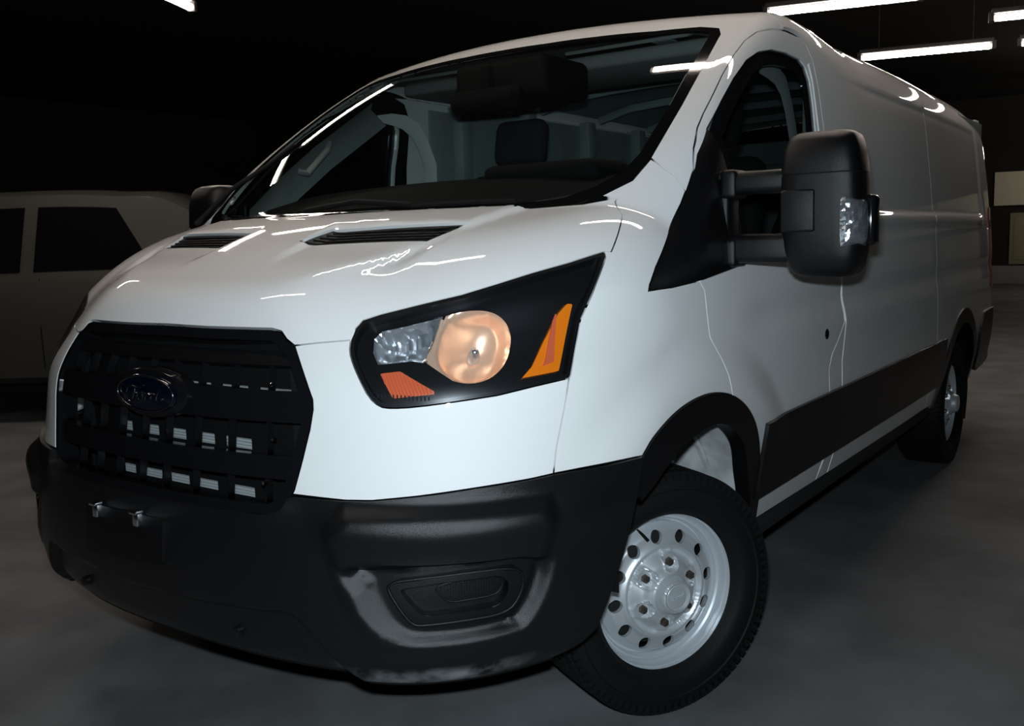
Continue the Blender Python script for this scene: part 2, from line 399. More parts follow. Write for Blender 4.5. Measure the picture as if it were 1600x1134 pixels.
for (x, y, s) in ((.76, 1.13, 'mirrored high in the windshield'), (-2.85, 1.9, 'mirrored along the far windshield edge'), (-.45, -.15, 'mirrored above the headlight'), (-4.6, .60, 'mirrored on the far hood edge'), (.75, 3.9, 'mirrored on the roof edge over the door'), (-.9, -1.2, 'added to brighten the hood'), (.45, 19.2, 'added to brighten the cream band of the back wall'), (.6, 17.4, 'a second one added to brighten the back wall')):  # tubes over bumper and near back wall are unseen, added to brighten hood and wall
    tube_lamp(x, y, A0, 1.12, 'overhead tube light out of the frame, '+s)

# ------------------------------------------------------------------ the van
VAN = thing('cargo_van', 'white low-roof cargo van with black bumper and grille, parked in the dark hall', 'van', (0, 0, 0))
DOORF = [(1.011, -.041, 1.185), (1.013, -.016, 1.159), (1.017, -.010, 1.10), (1.021, -.002, 1.038), (1.024, .038, .981), (1.026, .066, .928), (1.028, .085, .874)]
ARCH = [(1.001, -.365, .802), (1.004, -.334, .825), (1.01, -.264, .857), (1.015, -.192, .885), (1.02, -.111, .898), (1.024, -.029, .898), (1.027, .064, .881)]
ARCHR = [(1.029, .141, .85), (1.03, .206, .81), (1.03, .262, .756)]
def arc_smooth(pts, k=4):
    p = np.array([(q[1], q[2]) if len(q) == 3 else q for q in pts]); n = len(p); fy = spline(list(zip(range(n), p[:, 0]))); fz = spline(list(zip(range(n), p[:, 1])))
    t = np.linspace(0, n-1, (n-1)*k+1); return [(float(a), float(b)) for a, b in zip(fy(t), fz(t))]
AO = arc_smooth([(-.365, .800), (-.325, .836), (-.26, .868), (-.19, .889), (-.11, .900), (-.029, .899), (.064, .882), (.141, .85), (.206, .806), (.262, .750), (.315, .67), (.36, .56), (.395, .46), (.41, .42)])
iA = min(range(len(AO)), key=lambda i: abs(AO[i][0]-.083)+10*(AO[i][1] < .8)); iB = min(range(len(AO)), key=lambda i: abs(AO[i][1]-.45)+10*(AO[i][0] < .2))
TRI = [(.987, -.274, 1.172), (.985, -.267, 1.185), (.980, -.228, 1.223), (.961, -.117, 1.302), (.952, -.026, 1.380), (.951, .024, 1.435), (.950, .055, 1.470)]
BELT = [(.991, -.282, 1.171), (1.003, -.18, 1.176), (1.011, -.041, 1.185), (1.015, .139, 1.206), (1.015, .249, 1.218)]
WIN = [(.938, .169, 1.583), (.925, .296, 1.672), (.914, .403, 1.743), (.907, .52, 1.812), (.909, .61, 1.848), (.915, .706, 1.866), (.921, .822, 1.871), (.928, .922, 1.864), (.931, .960, 1.845), (.94, .982, 1.80), (.95, .982, 1.73), (.966, .972, 1.641)]
DOORO = [(.948, .054, 1.470), (.940, .068, 1.494), (.931, .091, 1.526), (.916, .148, 1.585), (.908, .207, 1.631), (.902, .271, 1.677), (.887, .384, 1.757), (.876, .492, 1.827), (.87, .591, 1.884), (.874, .673, 1.920), (.886, .758, 1.938), (.897, .84, 1.944), (.905, .93, 1.940), (.918, 1.0, 1.92), (.935, 1.035, 1.872), (.949, 1.050, 1.777), (.967, 1.050, 1.647)]
DOORR = [(1.024, 1.105, 1.076), (1.028, 1.120, .983), (1.029, 1.048, .930), (1.03, .975, .885), (1.03, .945, .832), (1.03, .955, .766)]
WS = [(.845, .214, 1.661), (.815, .452, 1.824), (.790, .600, 1.915), (.765, .645, 1.945), (.70, .648, 1.955), (.559, .605, 1.96), (.354, .570, 1.967), (.169, .545, 1.968), (0, .540, 1.969)]
WSLOW = [(.60, -.262, 1.385), (.72, -.205, 1.392), (.787, -.143, 1.404), (.836, -.069, 1.442), (.853, .009, 1.503)]
HEAD = [(0.913, -0.346, 1.268), (0.921, -0.354, 1.254), (0.931, -0.416, 1.197), (0.922, -0.469, 1.122), (0.923, -0.487, 1.081), (0.934, -0.535, 1.005), (0.933, -0.540, 0.999), (0.893, -0.620, 0.989), (0.849, -0.687, 0.977), (0.798, -0.744, 0.970), (0.720, -0.805, 0.960), (0.677, -0.831, 0.958), (0.654, -0.841, 0.961), (0.630, -0.847, 0.980), (0.604, -0.844, 1.013), (0.576, -0.835, 1.046), (0.558, -0.826, 1.071), (0.549, -0.812, 1.094), (0.547, -0.793, 1.118), (0.553, -0.776, 1.135), (0.585, -0.751, 1.147), (0.656, -0.703, 1.166), (0.730, -0.648, 1.185), (0.784, -0.588, 1.206), (0.831, -0.519, 1.227), (0.876, -0.440, 1.246), (0.901, -0.378, 1.261)]
def chaikin(L, i0, i1, it=1):
    for _ in range(it):
        out = list(L[:i0+1])
        for i in range(i0, i1):
            a = np.array(L[i]); b = np.array(L[i+1]); out += [tuple(.75*a+.25*b), tuple(.25*a+.75*b)]
        L = out+list(L[i1:]); i1 = i1*2-i0
    return L
_k = HEAD[17]; HEAD = chaikin(HEAD, 8, 17); KH = HEAD.index(_k)
SHUT = [(.933, -.562, .933), (.927, -.586, .854), (.925, -.597, .798)]
GRL = [(0.408, -0.868, 1.097), (0.433, -0.869, 1.084), (0.477, -0.886, 1.025), (0.509, -0.894, 0.973), (0.513, -0.898, 0.953), (0.510, -0.907, 0.912), (0.496, -0.921, 0.844), (0.482, -0.935, 0.782), (0.478, -0.938, 0.772)]
GTOP = [(0.000, -0.889, 1.121), (0.150, -0.888, 1.119), (0.280, -0.875, 1.119), (0.359, -0.867, 1.119), (0.388, -0.864, 1.113)]
BTOP = [(.478, -.938, .768), (.598, -.899, .766), (.653, -.875, .767), (.734, -.828, .776), (.824, -.749, .787), (.899, -.645, .794), (.925, -.597, .798)]
HSIDE = [(0.829, -0.143, 1.389), (0.874, -0.189, 1.355), (0.922, -0.329, 1.267)]
HREAR = [(0, -.352, 1.380), (.15, -.340, 1.381), (.291, -.318, 1.382), (.485, -.284, 1.381), (.639, -.242, 1.382), (.76, -.185, 1.390), (0.829, -0.131, 1.397)]
def dense(L, chart, step=.012, closed=False):
    q = chart.to2(np.array(L, float)); n = len(q); out = []
    for i in range(n if closed else n-1):
        a = q[i]; b = q[(i+1) % n]; k = max(1, int(np.ceil(np.linalg.norm(b-a)/step)))
        for j in range(k): out.append(a+(b-a)*j/k)
    if not closed: out.append(q[-1])
    O, D, tm = chart.rays(np.array(out)); return [tuple(p) for p in solve(O, D, tm)]
mir = lambda L: [(-x, y, z) for x, y, z in reversed(L)]
def i_of(L, k0, k1): return L[k0:k1]

# hood with its two sunken vents
HS = dense([HEAD[0]]+HSIDE[::-1]+[HREAR[-1]], FENDC)
HT = dense(HEAD[KH+1:]+[HEAD[0]], FRONTC)
HN = dense([(0.433, -0.869, 1.084), (0.488, -0.844, 1.090), (0.555, -0.808, 1.095)], FRONTC)
GT3 = dense([GTOP[0]]+GTOP[1:]+[GRL[0], GRL[1]], CYL, .02)
hood_r = GT3[1:-1]+HN+HT[:-1]+HS[:-1]+HREAR[1:][::-1]
hood_out = [GT3[0]]+hood_r+[HREAR[0]]+mir(hood_r)
VENT = [(.528, -.523, 1.30), (.143, -.578, 1.30), (.153, -.469, 1.33), (.569, -.418, 1.33)]
def hoodoff(V2, P): return 0*P[:, 0]
hood = panel('hood', TOPC, hood_out, PAINT, VAN, holes=[VENT, [(-x, y, z) for x, y, z in VENT]], gap=.0011, grid=.016, thick=.02)
for sx in (1, -1):
    vv = [(x*sx, y, z) for x, y, z in VENT]
    vt = panel('hood_vent', TOPC, vv, BLACKP, hood, gap=.001, off=-.007, thick=.02, grid=.02)
    for k in range(5):
        f = (k+.5)/5
        a = [np.array(vv[0])*(1-f)+np.array(vv[3])*f, np.array(vv[1])*(1-f)+np.array(vv[2])*f]
        pa = np.array([T_(*(a[0][:2]*(1-t)+a[1][:2]*t)) for t in np.linspace(.03, .97, 9)]); pa[:, 2] -= .004
        tube('vent_slat', pa, .0035, BLACKP, vt if False else hood, n=6)

# windshield: clear middle and a black border
ws_r = [(.30, -.322, 1.37), (.45, -.298, 1.375)]+WSLOW+WS[:-1]
ws_out = [(0, -.345, 1.37)]+ws_r+[WS[-1]]+mir(ws_r)
def shrink(L, fx, fy, cy=.15):
    return [(x*fx, cy+(y-cy)*fy, z) for x, y, z in L]
ws2 = TOPC.to2(np.array(ws_out)); inner = inset(resample(ws2, .03), .034)
glass = panel('windshield', TOPC, inner, WGLASS, VAN, flat2=True, thick=0, off=.002, grid=.04, lip=0)
panel('windshield_border', TOPC, ws2, FRIT, glass, holes=[inner], flat2=True, thick=.004, off=.0, grid=.03, lip=0)
bot = [(-.80, -.20), (.80, -.20), (.70, -.10), (0, -.13), (-.70, -.10)]

# fenders
fen = [(.925, -.597, .798), (.974, -.477, .798)]+[S(y, z) for y, z in AO[:iA+1]]+DOORF[:-1][::-1]+[(1.003, -.18, 1.176)]+TRI[:5]+[(.953, .002, 1.412), (.925, .004, 1.447), (.894, .001, 1.47), (.853, .004, 1.500)]+WSLOW[::-1][1:3]+HS[::-1]+HEAD[1:7]+SHUT[:2]
fenders = panel('fender', FENDC, fen, PAINT, VAN, gap=.0018, grid=.018, mirror=True, thick=.02)
# painted corner panels between grille and headlight
fas = GRL+BTOP[1:]+SHUT[::-1][1:]+HEAD[6:KH+1]+HN[::-1][:-1]
panel('front_corner_panel', FRONTC, fas[1:], PAINT, VAN, gap=.0018, grid=.016, mirror=True, thick=.02)
# a pillars, reaching round the roof corner
pil = [(.953, .002, 1.412), (.951, .024, 1.435)]+DOORO[:12]+[(.80, .84, 2.01), (.75, .70, 1.995), (.765, .645, 1.945)]+WS[:3][::-1]+[(.853, .009, 1.503), (.894, .001, 1.47), (.925, .004, 1.447)]
panel('a_pillar', PILC, pil, PAINT, VAN, gap=.0, grid=.016, mirror=True, thick=.015)
# roof
rside = [(.80, .84, 2.01)]+[DOORO[11], DOORO[12]]+[S(y, 1.945) for y in (1.05, 1.2, 1.6, 2.0, 2.4, 2.8, 3.2, 3.6, 4.0, 4.2, 4.30)]
roof_r = [(.169, .545, 1.968), (.354, .570, 1.967), (.559, .605, 1.96), (.70, .648, 1.955), (.765, .645, 1.945), (.75, .70, 1.995)]+rside
roof = panel('roof', TOPC, [(0, .54, 1.97)]+roof_r+[(.5, 4.34, 2.03), (0, 4.36, 2.05), (-.5, 4.34, 2.03)]+mir(roof_r), PAINT, VAN, gap=0, grid=.03, thick=.015)
for sx in (1, -1):
    for k in range(3):
        y = 1.9+k*1.0; p = T_(sx*.70, y)
        box('roof_plug', p[0]-.015, p[0]+.015, y-.05, y+.05, p[2]-.002, p[2]+.006, BLACKP, roof, bev=.003)

# doors
RW = [(.967, .972, 1.641), (1.0, .975, 1.45), (1.008, .972, 1.285), (1.012, .955, 1.262)]
door_out = DOORF[:-1]+[S(y, z) for y, z in AO[iA:iB]]+[(.985, .404, .448), S(.965, .44), (1.004, .984, .524), (1.02, .96, .64)]+DOORR[::-1]+[(1.0, 1.085, 1.3), (.985, 1.065, 1.5)]+DOORO[::-1]+WIN+RW+[(1.013, .60, 1.242), BELT[4], BELT[3]]
doors = panel('front_door', SIDEC, door_out, PAINT, VAN, gap=.0018, grid=.018, mirror=True, thick=.02)
glass_out = [(.982, .22, 1.230), (.955, .145, 1.50), (.95, .13, 1.54)]+WIN+RW+[(1.013, .60, 1.242), (1.015, .249, 1.220)]
sail_out = TRI+[(.945, .085, 1.51), (.938, .165, 1.582), (.95, .175, 1.54), (.97, .225, 1.40), (1.01, .249, 1.218)]+BELT[1:4][::-1]
g2 = SIDEC.to2(np.array([(.975, .235, 1.38)]+[(.945, .175, 1.575)]+WIN[1:]+RW+[(1.013, .60, 1.242), (1.015, .249, 1.220)]))
gi = inset(resample(g2, .03), .040)
for sx, door in zip((1, -1), doors):
    k = len(list(bpy.data.objects))
def _dummy(): pass
def both(fn):
    A, B = fn(); A.parent = doors[0]; B.parent = doors[1]; return A, B
side_glass = both(lambda: panel('window_glass', SIDEC, gi, SGLASS, VAN, flat2=True, thick=0, off=-.012, grid=.05, mirror=True, lip=0))
both(lambda: panel('window_seal', SIDEC, inset(g2, -.002), BLACKG, VAN, holes=[inset(gi, .004)], flat2=True, thick=.01, off=-.006, grid=.04, mirror=True, lip=0))
both(lambda: panel('window_sail_panel', SIDEC, sail_out, mat('satin_black_sail', (.005, .005, .0055), .3), VAN, gap=.001, thick=.02, off=.003, grid=.03, mirror=True, rnd=.01))
frame_in = DOORO[1:]+[(.985, 1.065, 1.5), (1.0, 1.075, 1.25)]+[(1.010, .98, 1.25)]+RW[:3][::-1]+WIN[::-1]
both(lambda: panel('inner_frame_trim', SIDEC, frame_in, CABIND, VAN, off=-.032, thick=0, grid=.04, mirror=True, lip=0))
for sx, d in ((1, doors[0]), (-1, doors[1])):
    p = S(.925, .958)
    bm = bmesh.new(); r = bmesh.ops.create_uvsphere(bm, u_segments=20, v_segments=10, radius=1)
    for v in bm.verts: v.co = Vector((p[0]*sx+v.co.x*.004, p[1]+v.co.y*.020, p[2]+v.co.z*.018))
    bm_obj('door_lock', bm, BLACKM, d, smooth=True)
    hp = [S(.80+.17*t, 1.185) for t in np.linspace(0, 1, 7)]
    tube('door_handle', [((q[0]+.03*math.sin(PI*t)+.0)*sx, q[1], q[2]) for q, t in zip(hp, np.linspace(0, 1, 7))], .011, BLACKP, d, n=10)
    hs = panel('door_edge_strip', SIDEF, [S(.992, 1.30), S(.992, 1.60), S(.999, 1.80), S(.985, 1.855), S(1.022, 1.865), S(1.036, 1.78), S(1.038, 1.60), S(1.040, 1.30)], PAINT, d, gap=.0, off=.004, grid=.02, thick=.008) if sx > 0 else None

# cargo sides in two sheets with an upright joint, and the rear arch cut out
RA = [(3.31+.52*math.cos(a), .36+.47*math.sin(a)) for a in np.linspace(PI*.965, PI*.03, 17)]
RA = [(y, max(z, .42)) for y, z in RA]
top = [S(y, 1.945) for y in (1.05, 1.2, 1.6, 2.0, 2.4)]
sideA = [S(y, z) for y, z in ((1.10, .44), (1.112, .60), (1.10, .766), (1.095, .85), (1.145, .985))]+[(1.024, 1.125, 1.076), (1.0, 1.09, 1.3), (.985, 1.069, 1.5), (.967, 1.053, 1.647), (.949, 1.053, 1.777), (.935, 1.038, 1.872), (.918, 1.003, 1.92)]+[DOORO[12]]+top+[S(2.598, 1.945), S(2.598, 1.5), S(2.598, 1.0), S(2.598, .6), S(2.598, .43)]
panel('front_side_panel', SIDEF, sideA, PAINT, VAN, gap=.0, grid=.022, mirror=True, thick=.012)
sideB = [S(2.602, z) for z in (.43, .6, 1.0, 1.5, 1.945)]+[S(y, 1.945) for y in (2.8, 3.2, 3.6, 4.0, 4.2, 4.30)]+[S(4.36, 1.7), S(4.40, 1.5), S(4.42, 1.0), S(4.42, .60)]+[S(4.05, .55)]+[S(y, z) for y, z in RA[::-1]]
panel('rear_side_panel', SIDEF, sideB, PAINT, VAN, gap=.0, grid=.024, mirror=True, thick=.012)
panel('b_pillar_panel', SIDEF, [S(.975, .44), S(1.008, .524), S(.984, .60), S(.962, .70), S(.962, .766), S(.951, .832), S(.981, .878), S(1.055, .925), S(1.125, .978), S(1.138, .985), S(1.09, .85), S(1.095, .766), S(1.107, .60), S(1.095, .44)], PAINT, VAN, grid=.02, mirror=True, thick=.012, off=-.001)
# black side moulding and the white sill beneath
def band(name, y0, y1, z0, z1, mt, off, **k):
    ys = np.linspace(y0, y1, 9); return panel(name, SIDEF, [S(y, z0) for y in ys]+[S(y, z1) for y in ys[::-1]], mt, VAN, off=off, mirror=True, grid=.04, thick=.02, **k)
band('side_moulding', .33, 2.80, .527, .758, BLACKP, .012, rnd=.006)
UND = mat('underbody_black', (.010, .010, .010), .8)
# rear end
RC = Dir((0, 1, 0), (0, 3.5, 1.2), depth=1.3)
for sx in (1, -1):
    r = panel('rear_door', RC, [(sx*.004, 4.5, .55), (sx*.93, 4.45, .55), (sx*.95, 4.44, 1.0), (sx*.90, 4.42, 1.5), (sx*.74, 4.3, 1.80), (sx*.004, 4.3, 1.90)], PAINT, VAN, grid=.05, thick=.02)
tl = mat('red_lamp_plastic', (.16, .004, .004), .2, coat=.8)
panel('tail_light', SIDEF, [S(4.28, .93), S(4.26, 1.30), S(4.30, 1.42), S(4.41, 1.42), S(4.41, .93)], tl, VAN, off=.006, mirror=True, grid=.03, thick=.02, rnd=.02)
bmr = bmesh.new(); add_box(bmr, -.93, .93, 4.38, 4.60, .42, .62, .04)
bm_obj('rear_bumper', bmr, BLACKP, VAN, smooth=True)
panel('rear_bumper_corner', SIDEF, [S(3.90, .50), S(3.86, .70), S(3.98, .80), S(4.42, .80), S(4.44, .44), S(4.0, .44)], BLACKP, VAN, off=.014, mirror=True, grid=.04, thick=.03, rnd=.03)

# wheel arch mouldings
AI = [(-.31, .72), (-.268, .751), (-.224, .775), (-.184, .793), (-.13, .808), (-.066, .818), (.006, .814), (.079, .789), (.15, .744), (.199, .695), (.242, .623), (.30, .53), (.34, .45)]
AI = arc_smooth(AI, 3)
ao = AO
arch_ring = [S(y, z) for y, z in ao]+[S(y, z) for y, z in AI[::-1]]+[S(-.36, .69)]
panel('wheel_arch_moulding', SIDEF, arch_ring, BLACKP, VAN, off=.005, mirror=True, grid=.015, thick=.045)
rr = [(3.31+.56*math.cos(a), .36+.51*math.sin(a)) for a in np.linspace(PI*.97, PI*.03, 35)]
ri = [(3.31+.49*math.cos(a), .36+.43*math.sin(a)) for a in np.linspace(PI*.03, PI*.97, 35)]
panel('wheel_arch_moulding', SIDEF, [S(y, z) for y, z in rr]+[S(y, z) for y, z in ri], BLACKP, VAN, off=.006, mirror=True, grid=.02, thick=.045)
# wheel wells: a barrel and an inner wall, pale and dusty
def well(cy, cz, r, mt, xo, xi):
    for sx in (1, -1):
        V = []; Fc = []; n = 28
        for k in range(n+1):
            a = PI*1.0-k*(PI*1.12)/n
            y = cy+r*math.cos(a); z = cz+r*math.sin(a)*.98
            for j, xx in enumerate((xo, xo-.06, (xo+xi)/2, xi)):
                rr_ = 1+.012*math.sin(k*1.3+j); zq = cz+(z-cz)*rr_; yq = cy+(y-cy)*rr_; V.append((sx*xx, max(yq, cy-.36-.10*sstep(.62, .78, zq)) , max(zq, .47) if y < cy else zq))
        for k in range(n):
            for j in range(3): Fc.append((4*k+j, 4*k+j+1, 4*k+j+5, 4*k+j+4))
        c = len(V); V.append((sx*xi, cy, cz+.10))
        for k in range(n): Fc.append((4*k+3, c, 4*k+7))
        kf = int(n*.50); fr_ = [f for f in Fc if max(f[0], f[-1] if len(f) == 4 else f[2])//4 <= kf and f[0]//4 < kf]
        w_ = mesh_obj('wheel_well', V, [f for f in Fc if f not in fr_], mt, VAN, smooth=True, sharp=40)
        mesh_obj('splash_liner', V, fr_, BLACKM, w_, smooth=True, sharp=40)
        for q in (1, 2):
            pts = [(sx*(xo-.12*q), cy+(r-.012)*math.cos(a), cz+(r-.012)*.98*math.sin(a)) for a in np.linspace(PI*.7, -.1, 12)]
            tube('stiffening_rib', pts, .010, mt, w_, n=6)
well(-.03, .37, .475, LINER, .965, .50); well(3.31, .36, .50, BLACKM, .95, .50)
# floor pan and sill underside
box('floor_pan', -.86, .86, .47, 2.78, .34, .46, UND, VAN, bev=.02)
box('floor_pan', -.55, .55, -.75, 4.4, .30, .44, UND, VAN, bev=.02)
for sx in (1, -1):
    box('sill_underside', *sorted((sx*.86, sx*.962)), .42, 2.80, .36, .432, UND, VAN, bev=.015)
    tube('suspension_arm', [(sx*.25, -.05, .30), (sx*.80, -.03, .28)], .03, UND, VAN)
    tube('strut', [(sx*.70, -.03, .35), (sx*.62, .02, .85)], .035, UND, VAN)
tube('rear_axle', [(-.8, 3.31, .35), (.8, 3.31, .35)], .05, UND, VAN)

# ------------------------------------------------------------------ bumper
def c2(L): return CYL.to2(np.array(L, float))
RIDGE = [(.58, -.911, .731), (.559, -.922, .711), (.556, -.928, .679), (.576, -.928, .623), (.594, -.924, .572), (.615, -.915, .515), (.639, -.902, .481), (.667, -.885, .456), (.715, -.856, .453), (.77, -.811, .455), (.818, -.758, .459), (.856, -.705, .466), (.872, -.678, .467), (.886, -.659, .489), (.902, -.641, .526), (.914, -.627, .569), (.917, -.623, .594)]
POCK = [(.618, -.911, .619), (.663, -.891, .614), (.671, -.888, .581), (.691, -.879, .538), (.716, -.861, .491), (.745, -.838, .484), (.806, -.779, .484), (.85, -.72, .487), (.872, -.685, .487), (.885, -.669, .512), (.899, -.653, .55), (.908, -.64, .587), (.907, -.645, .616), (.884, -.686, .629), (.813, -.779, .632), (.725, -.855, .624)]
BEZ = [(.692, -.877, .586), (.694, -.875, .595), (.713, -.864, .605), (.813, -.78, .615), (.883, -.687, .614), (.889, -.675, .585), (.882, -.683, .546), (.864, -.705, .515), (.808, -.781, .512), (.748, -.839, .508), (.733, -.851, .51), (.715, -.864, .538)]
BEZI = [(.709, -.867, .591), (.78, -.814, .602), (.861, -.72, .606), (.873, -.702, .585), (.869, -.706, .556), (.855, -.723, .532), (.81, -.781, .53), (.752, -.837, .526), (.738, -.848, .54), (.72, -.861, .567)]
FMESH = [(.767, -.825, .584), (.813, -.781, .596), (.861, -.721, .596), (.867, -.71, .587), (.865, -.712, .567), (.856, -.724, .552), (.823, -.767, .55), (.791, -.802, .547), (.779, -.815, .566)]
def chclosed(P, it=2):
    P = np.array(P, float)
    for _ in range(it):
        Q = np.roll(P, -1, 0); P = np.stack([.75*P+.25*Q, .25*P+.75*Q], 1).reshape(-1, 2)
    return P
p2 = chclosed(c2(POCK)); rd2 = c2(RIDGE)
SHOULD = np.vstack([rd2, [(rd2[-1][0]+.02, .70)], [(rd2[-1][0]+.01, .76)], [(rd2[0][0]+.02, .76)]])
BIG = chclosed((lambda Q: Q+np.stack([.016*sstep(.78, .95, Q[:, 0]), -.006*sstep(.70, .85, Q[:, 0])*(Q[:, 1] < .55)], -1))(np.vstack([[(.560, .640)], rd2[3:], [(rd2[-1][0]+.010, .640)]])))
CRE = [(.448, .335), (.44, .525), (.465, .520), (.515, .475), (.56, .42), (.60, .33)]
CREA = [(-.5, .30), (-.5, .50), (0, .50), (.40, .515), (.448, .520), (.478, .510), (.515, .470), (.56, .415), (.59, .37), (.60, .30)]
def bump_off(V2, P):
    u = np.abs(V2[:, 0]); z = V2[:, 1]
    o = .010+0*u
    sr = poly_sd(SHOULD, u, z)                    # shoulder around the pocket stands proud of the centre
    o += .020*(1-sstep(-.035, .006, sr))
    sp = poly_sd(p2, u, z); big = -poly_sd(BIG, u, z); t = np.clip(big/(np.maximum(big, 0)+np.maximum(sp, 0)+1e-6), 0, 1); t = sstep(0, 1, np.where(sp < 0, 1, t))
    o -= .040*t*(big > 0)
    o += .016*np.exp(-((z-.705)/.042)**2)*sstep(.5, .60, u)*(1-sstep(1.0, 1.25, u))
    sc = poly_sd(CREA, u, z); o -= .026*(1-sstep(-.014, .003, sc))
    o -= .05*(np.clip(.42-z, 0, 1)/.1)**2
    # centre plate recess beneath the grille
    o -= .0*u
    o += .012*np.exp(-((u-.43)/.05)**2-((z-.74)/.03)**2)
    return o
bout = [(x, y, z) for x, y, z in BTOP]+[(.974, -.477, .798), (1.001, -.365, .802), (.998, -.385, .70), (.991, -.395, .631), (.975, -.415, .56), (.962, -.430, .495), (.935, -.455, .403), (.91, -.495, .360), (.884, -.561, .342), (.837, -.667, .342), (.793, -.734, .342), (.728, -.805, .343), (.649, -.86, .346), (.557, -.903, .350), (.498, -.926, .355), (.387, -.957, .362), (.259, -.979, .367), (.107, -.991, .37)]
bumper = panel('front_bumper', CYL, [(0, -.99, .724), (.25, -.965, .724), (.42, -.955, .726), (.462, -.945, .740)]+bout+[(0, -.995, .37)]+mir(bout)+[(-.462, -.945, .740), (-.42, -.955, .726), (-.25, -.965, .724)], BLACKP, VAN, gap=.001, grid=.0070, thick=.05, offf=bump_off, auto=True, sharp=50, edge=.012)
# a dusty scuff along the lower lip
def dust(M):
    nt = M.node_tree; B = nt.nodes['Principled BSDF']; tc = nt.nodes.new('ShaderNodeTexCoord'); sep = nt.nodes.new('ShaderNodeSeparateXYZ')
    nt.links.new(tc.outputs['Object'], sep.inputs[0]); mr = nt.nodes.new('ShaderNodeMapRange'); mr.inputs[1].default_value = .405; mr.inputs[2].default_value = .375
    nt.links.new(sep.outputs['Z'], mr.inputs[0]); mx_ = nt.nodes.new('ShaderNodeMapRange'); mx_.inputs[1].default_value = .50; mx_.inputs[2].default_value = .66
    nt.links.new(sep.outputs['X'], mx_.inputs[0]); my_ = nt.nodes.new('ShaderNodeMapRange'); my_.inputs[1].default_value = -.60; my_.inputs[2].default_value = -.74
    nt.links.new(sep.outputs['Y'], my_.inputs[0])
    n = nt.nodes.new('ShaderNodeTexNoise'); n.inputs['Scale'].default_value = 16; n.inputs['Detail'].default_value = 8; nt.links.new(tc.outputs['Object'], n.inputs['Vector'])
    nr = nt.nodes.new('ShaderNodeMapRange'); nr.inputs[1].default_value = .40; nr.inputs[2].default_value = .68; nt.links.new(n.outputs['Fac'], nr.inputs[0])
    m1 = nt.nodes.new('ShaderNodeMath'); m1.operation = 'MULTIPLY'; m2 = nt.nodes.new('ShaderNodeMath'); m2.operation = 'MULTIPLY'; m3 = nt.nodes.new('ShaderNodeMath'); m3.operation = 'MULTIPLY'
    nt.links.new(mr.outputs[0], m1.inputs[0]); nt.links.new(mx_.outputs[0], m1.inputs[1]); nt.links.new(m1.outputs[0], m2.inputs[0]); nt.links.new(my_.outputs[0], m2.inputs[1])
    nt.links.new(m2.outputs[0], m3.inputs[0]); nt.links.new(nr.outputs[0], m3.inputs[1])
    mx = nt.nodes.new('ShaderNodeMix'); mx.data_type = 'RGBA'; mx.inputs[6].default_value = (.006, .006, .0065, 1); mx.inputs[7].default_value = (.30, .31, .32, 1)
    nt.links.new(m3.outputs[0], mx.inputs[0]); nt.links.new(mx.outputs[2], B.inputs['Base Color'])
BUMPM = mat('dusty_bumper_plastic', (.004, .004, .0045), .30, spec=.5, bump=.35, bump_scale=900); dust(BUMPM)
bumper.data.materials[0] = BUMPM
def ring(name, A, Bp, mt, parent, off, sx=1, thick=.012, chart=CYL, grid=.02):
    a = c2(A) if chart is CYL else chart.to2(np.array(A)); b = c2(Bp) if chart is CYL else chart.to2(np.array(Bp))
    if sx < 0: a = a*np.array([-1, 1]); b = b*np.array([-1, 1])
    return panel(name, chart, a, mt, parent, holes=[b], flat2=True, off=off, thick=thick, grid=grid, rnd=.01, auto=False)
for sx in (1, -1):
    b2 = c2(BEZ)*np.array([sx, 1]); bi2 = c2(BEZI)*np.array([sx, 1]); fm2 = c2(FMESH)*np.array([sx, 1])
    bz = panel('fog_lamp_bezel', CYL, b2, BLACKP, bumper, holes=[bi2], flat2=True, off=.012, thick=.03, grid=.02, rnd=.012)
    panel('bezel_rim', CYL, inset(bi2, -.009), BLACKP, bz, holes=[inset(bi2, .003)], flat2=True, off=.017, thick=.03, grid=.02, rnd=.01)
    for loop, oo, rr_ in ((b2, .013, .0035), (bi2, .013, .003), (fm2, -.004, .0022)):
        q = chclosed(loop, 2); O, D, tm = CYL.rays(q); P = solve(O, D, tm); N = grad(P); P = P+N*oo
        tube('bezel_bead', P, rr_, BLACKP, bz, n=8, closed=True)
    panel('fog_lamp_pocket', CYL, inset(bi2, -.002), BLACKM, bumper, flat2=True, off=-.028, thick=0, grid=.02, lip=0)
    fmp = panel('mesh_insert', CYL, fm2, BLACKP, bumper, flat2=True, off=-.010, thick=.02, grid=.02, rnd=.01)
    mn = fm2.min(0); mxx = fm2.max(0); V = []; Fc = []
    for i, u in enumerate(np.arange(mn[0], mxx[0], .0055)):
        for z in np.arange(mn[1]+(.00275 if i % 2 else 0), mxx[1], .0055):
            if poly_sd(fm2, np.array([u]), np.array([z]))[0] > -.004: continue
            V.append((u, z))
    V = np.array(V); O, D, tm = CYL.rays(V); P = solve(O, D, tm); N = grad(P); P = P-N*.0095
    vv = []; 
    for p, n in zip(P, N):
        t1 = np.cross([0, 0, 1], n); t1 /= np.linalg.norm(t1); t2 = np.cross(n, t1); s = len(vv)
        for k in range(4):
            a = PI/4+k*PI/2; vv.append(p+(t1*math.cos(a)+t2*math.sin(a))*.0017)
        for k in range(4):
            a = PI/4+k*PI/2; vv.append(p+n*.002+(t1*math.cos(a)+t2*math.sin(a))*.0012)
        Fc += [(s+4, s+5, s+6, s+7)]+[(s+k, s+(k+1) % 4, s+4+(k+1) % 4, s+4+k) for k in range(4)]
    tag(mesh_obj('mesh_studs', vv, Fc, BLACKP, fmp, smooth=False), kind='stuff')
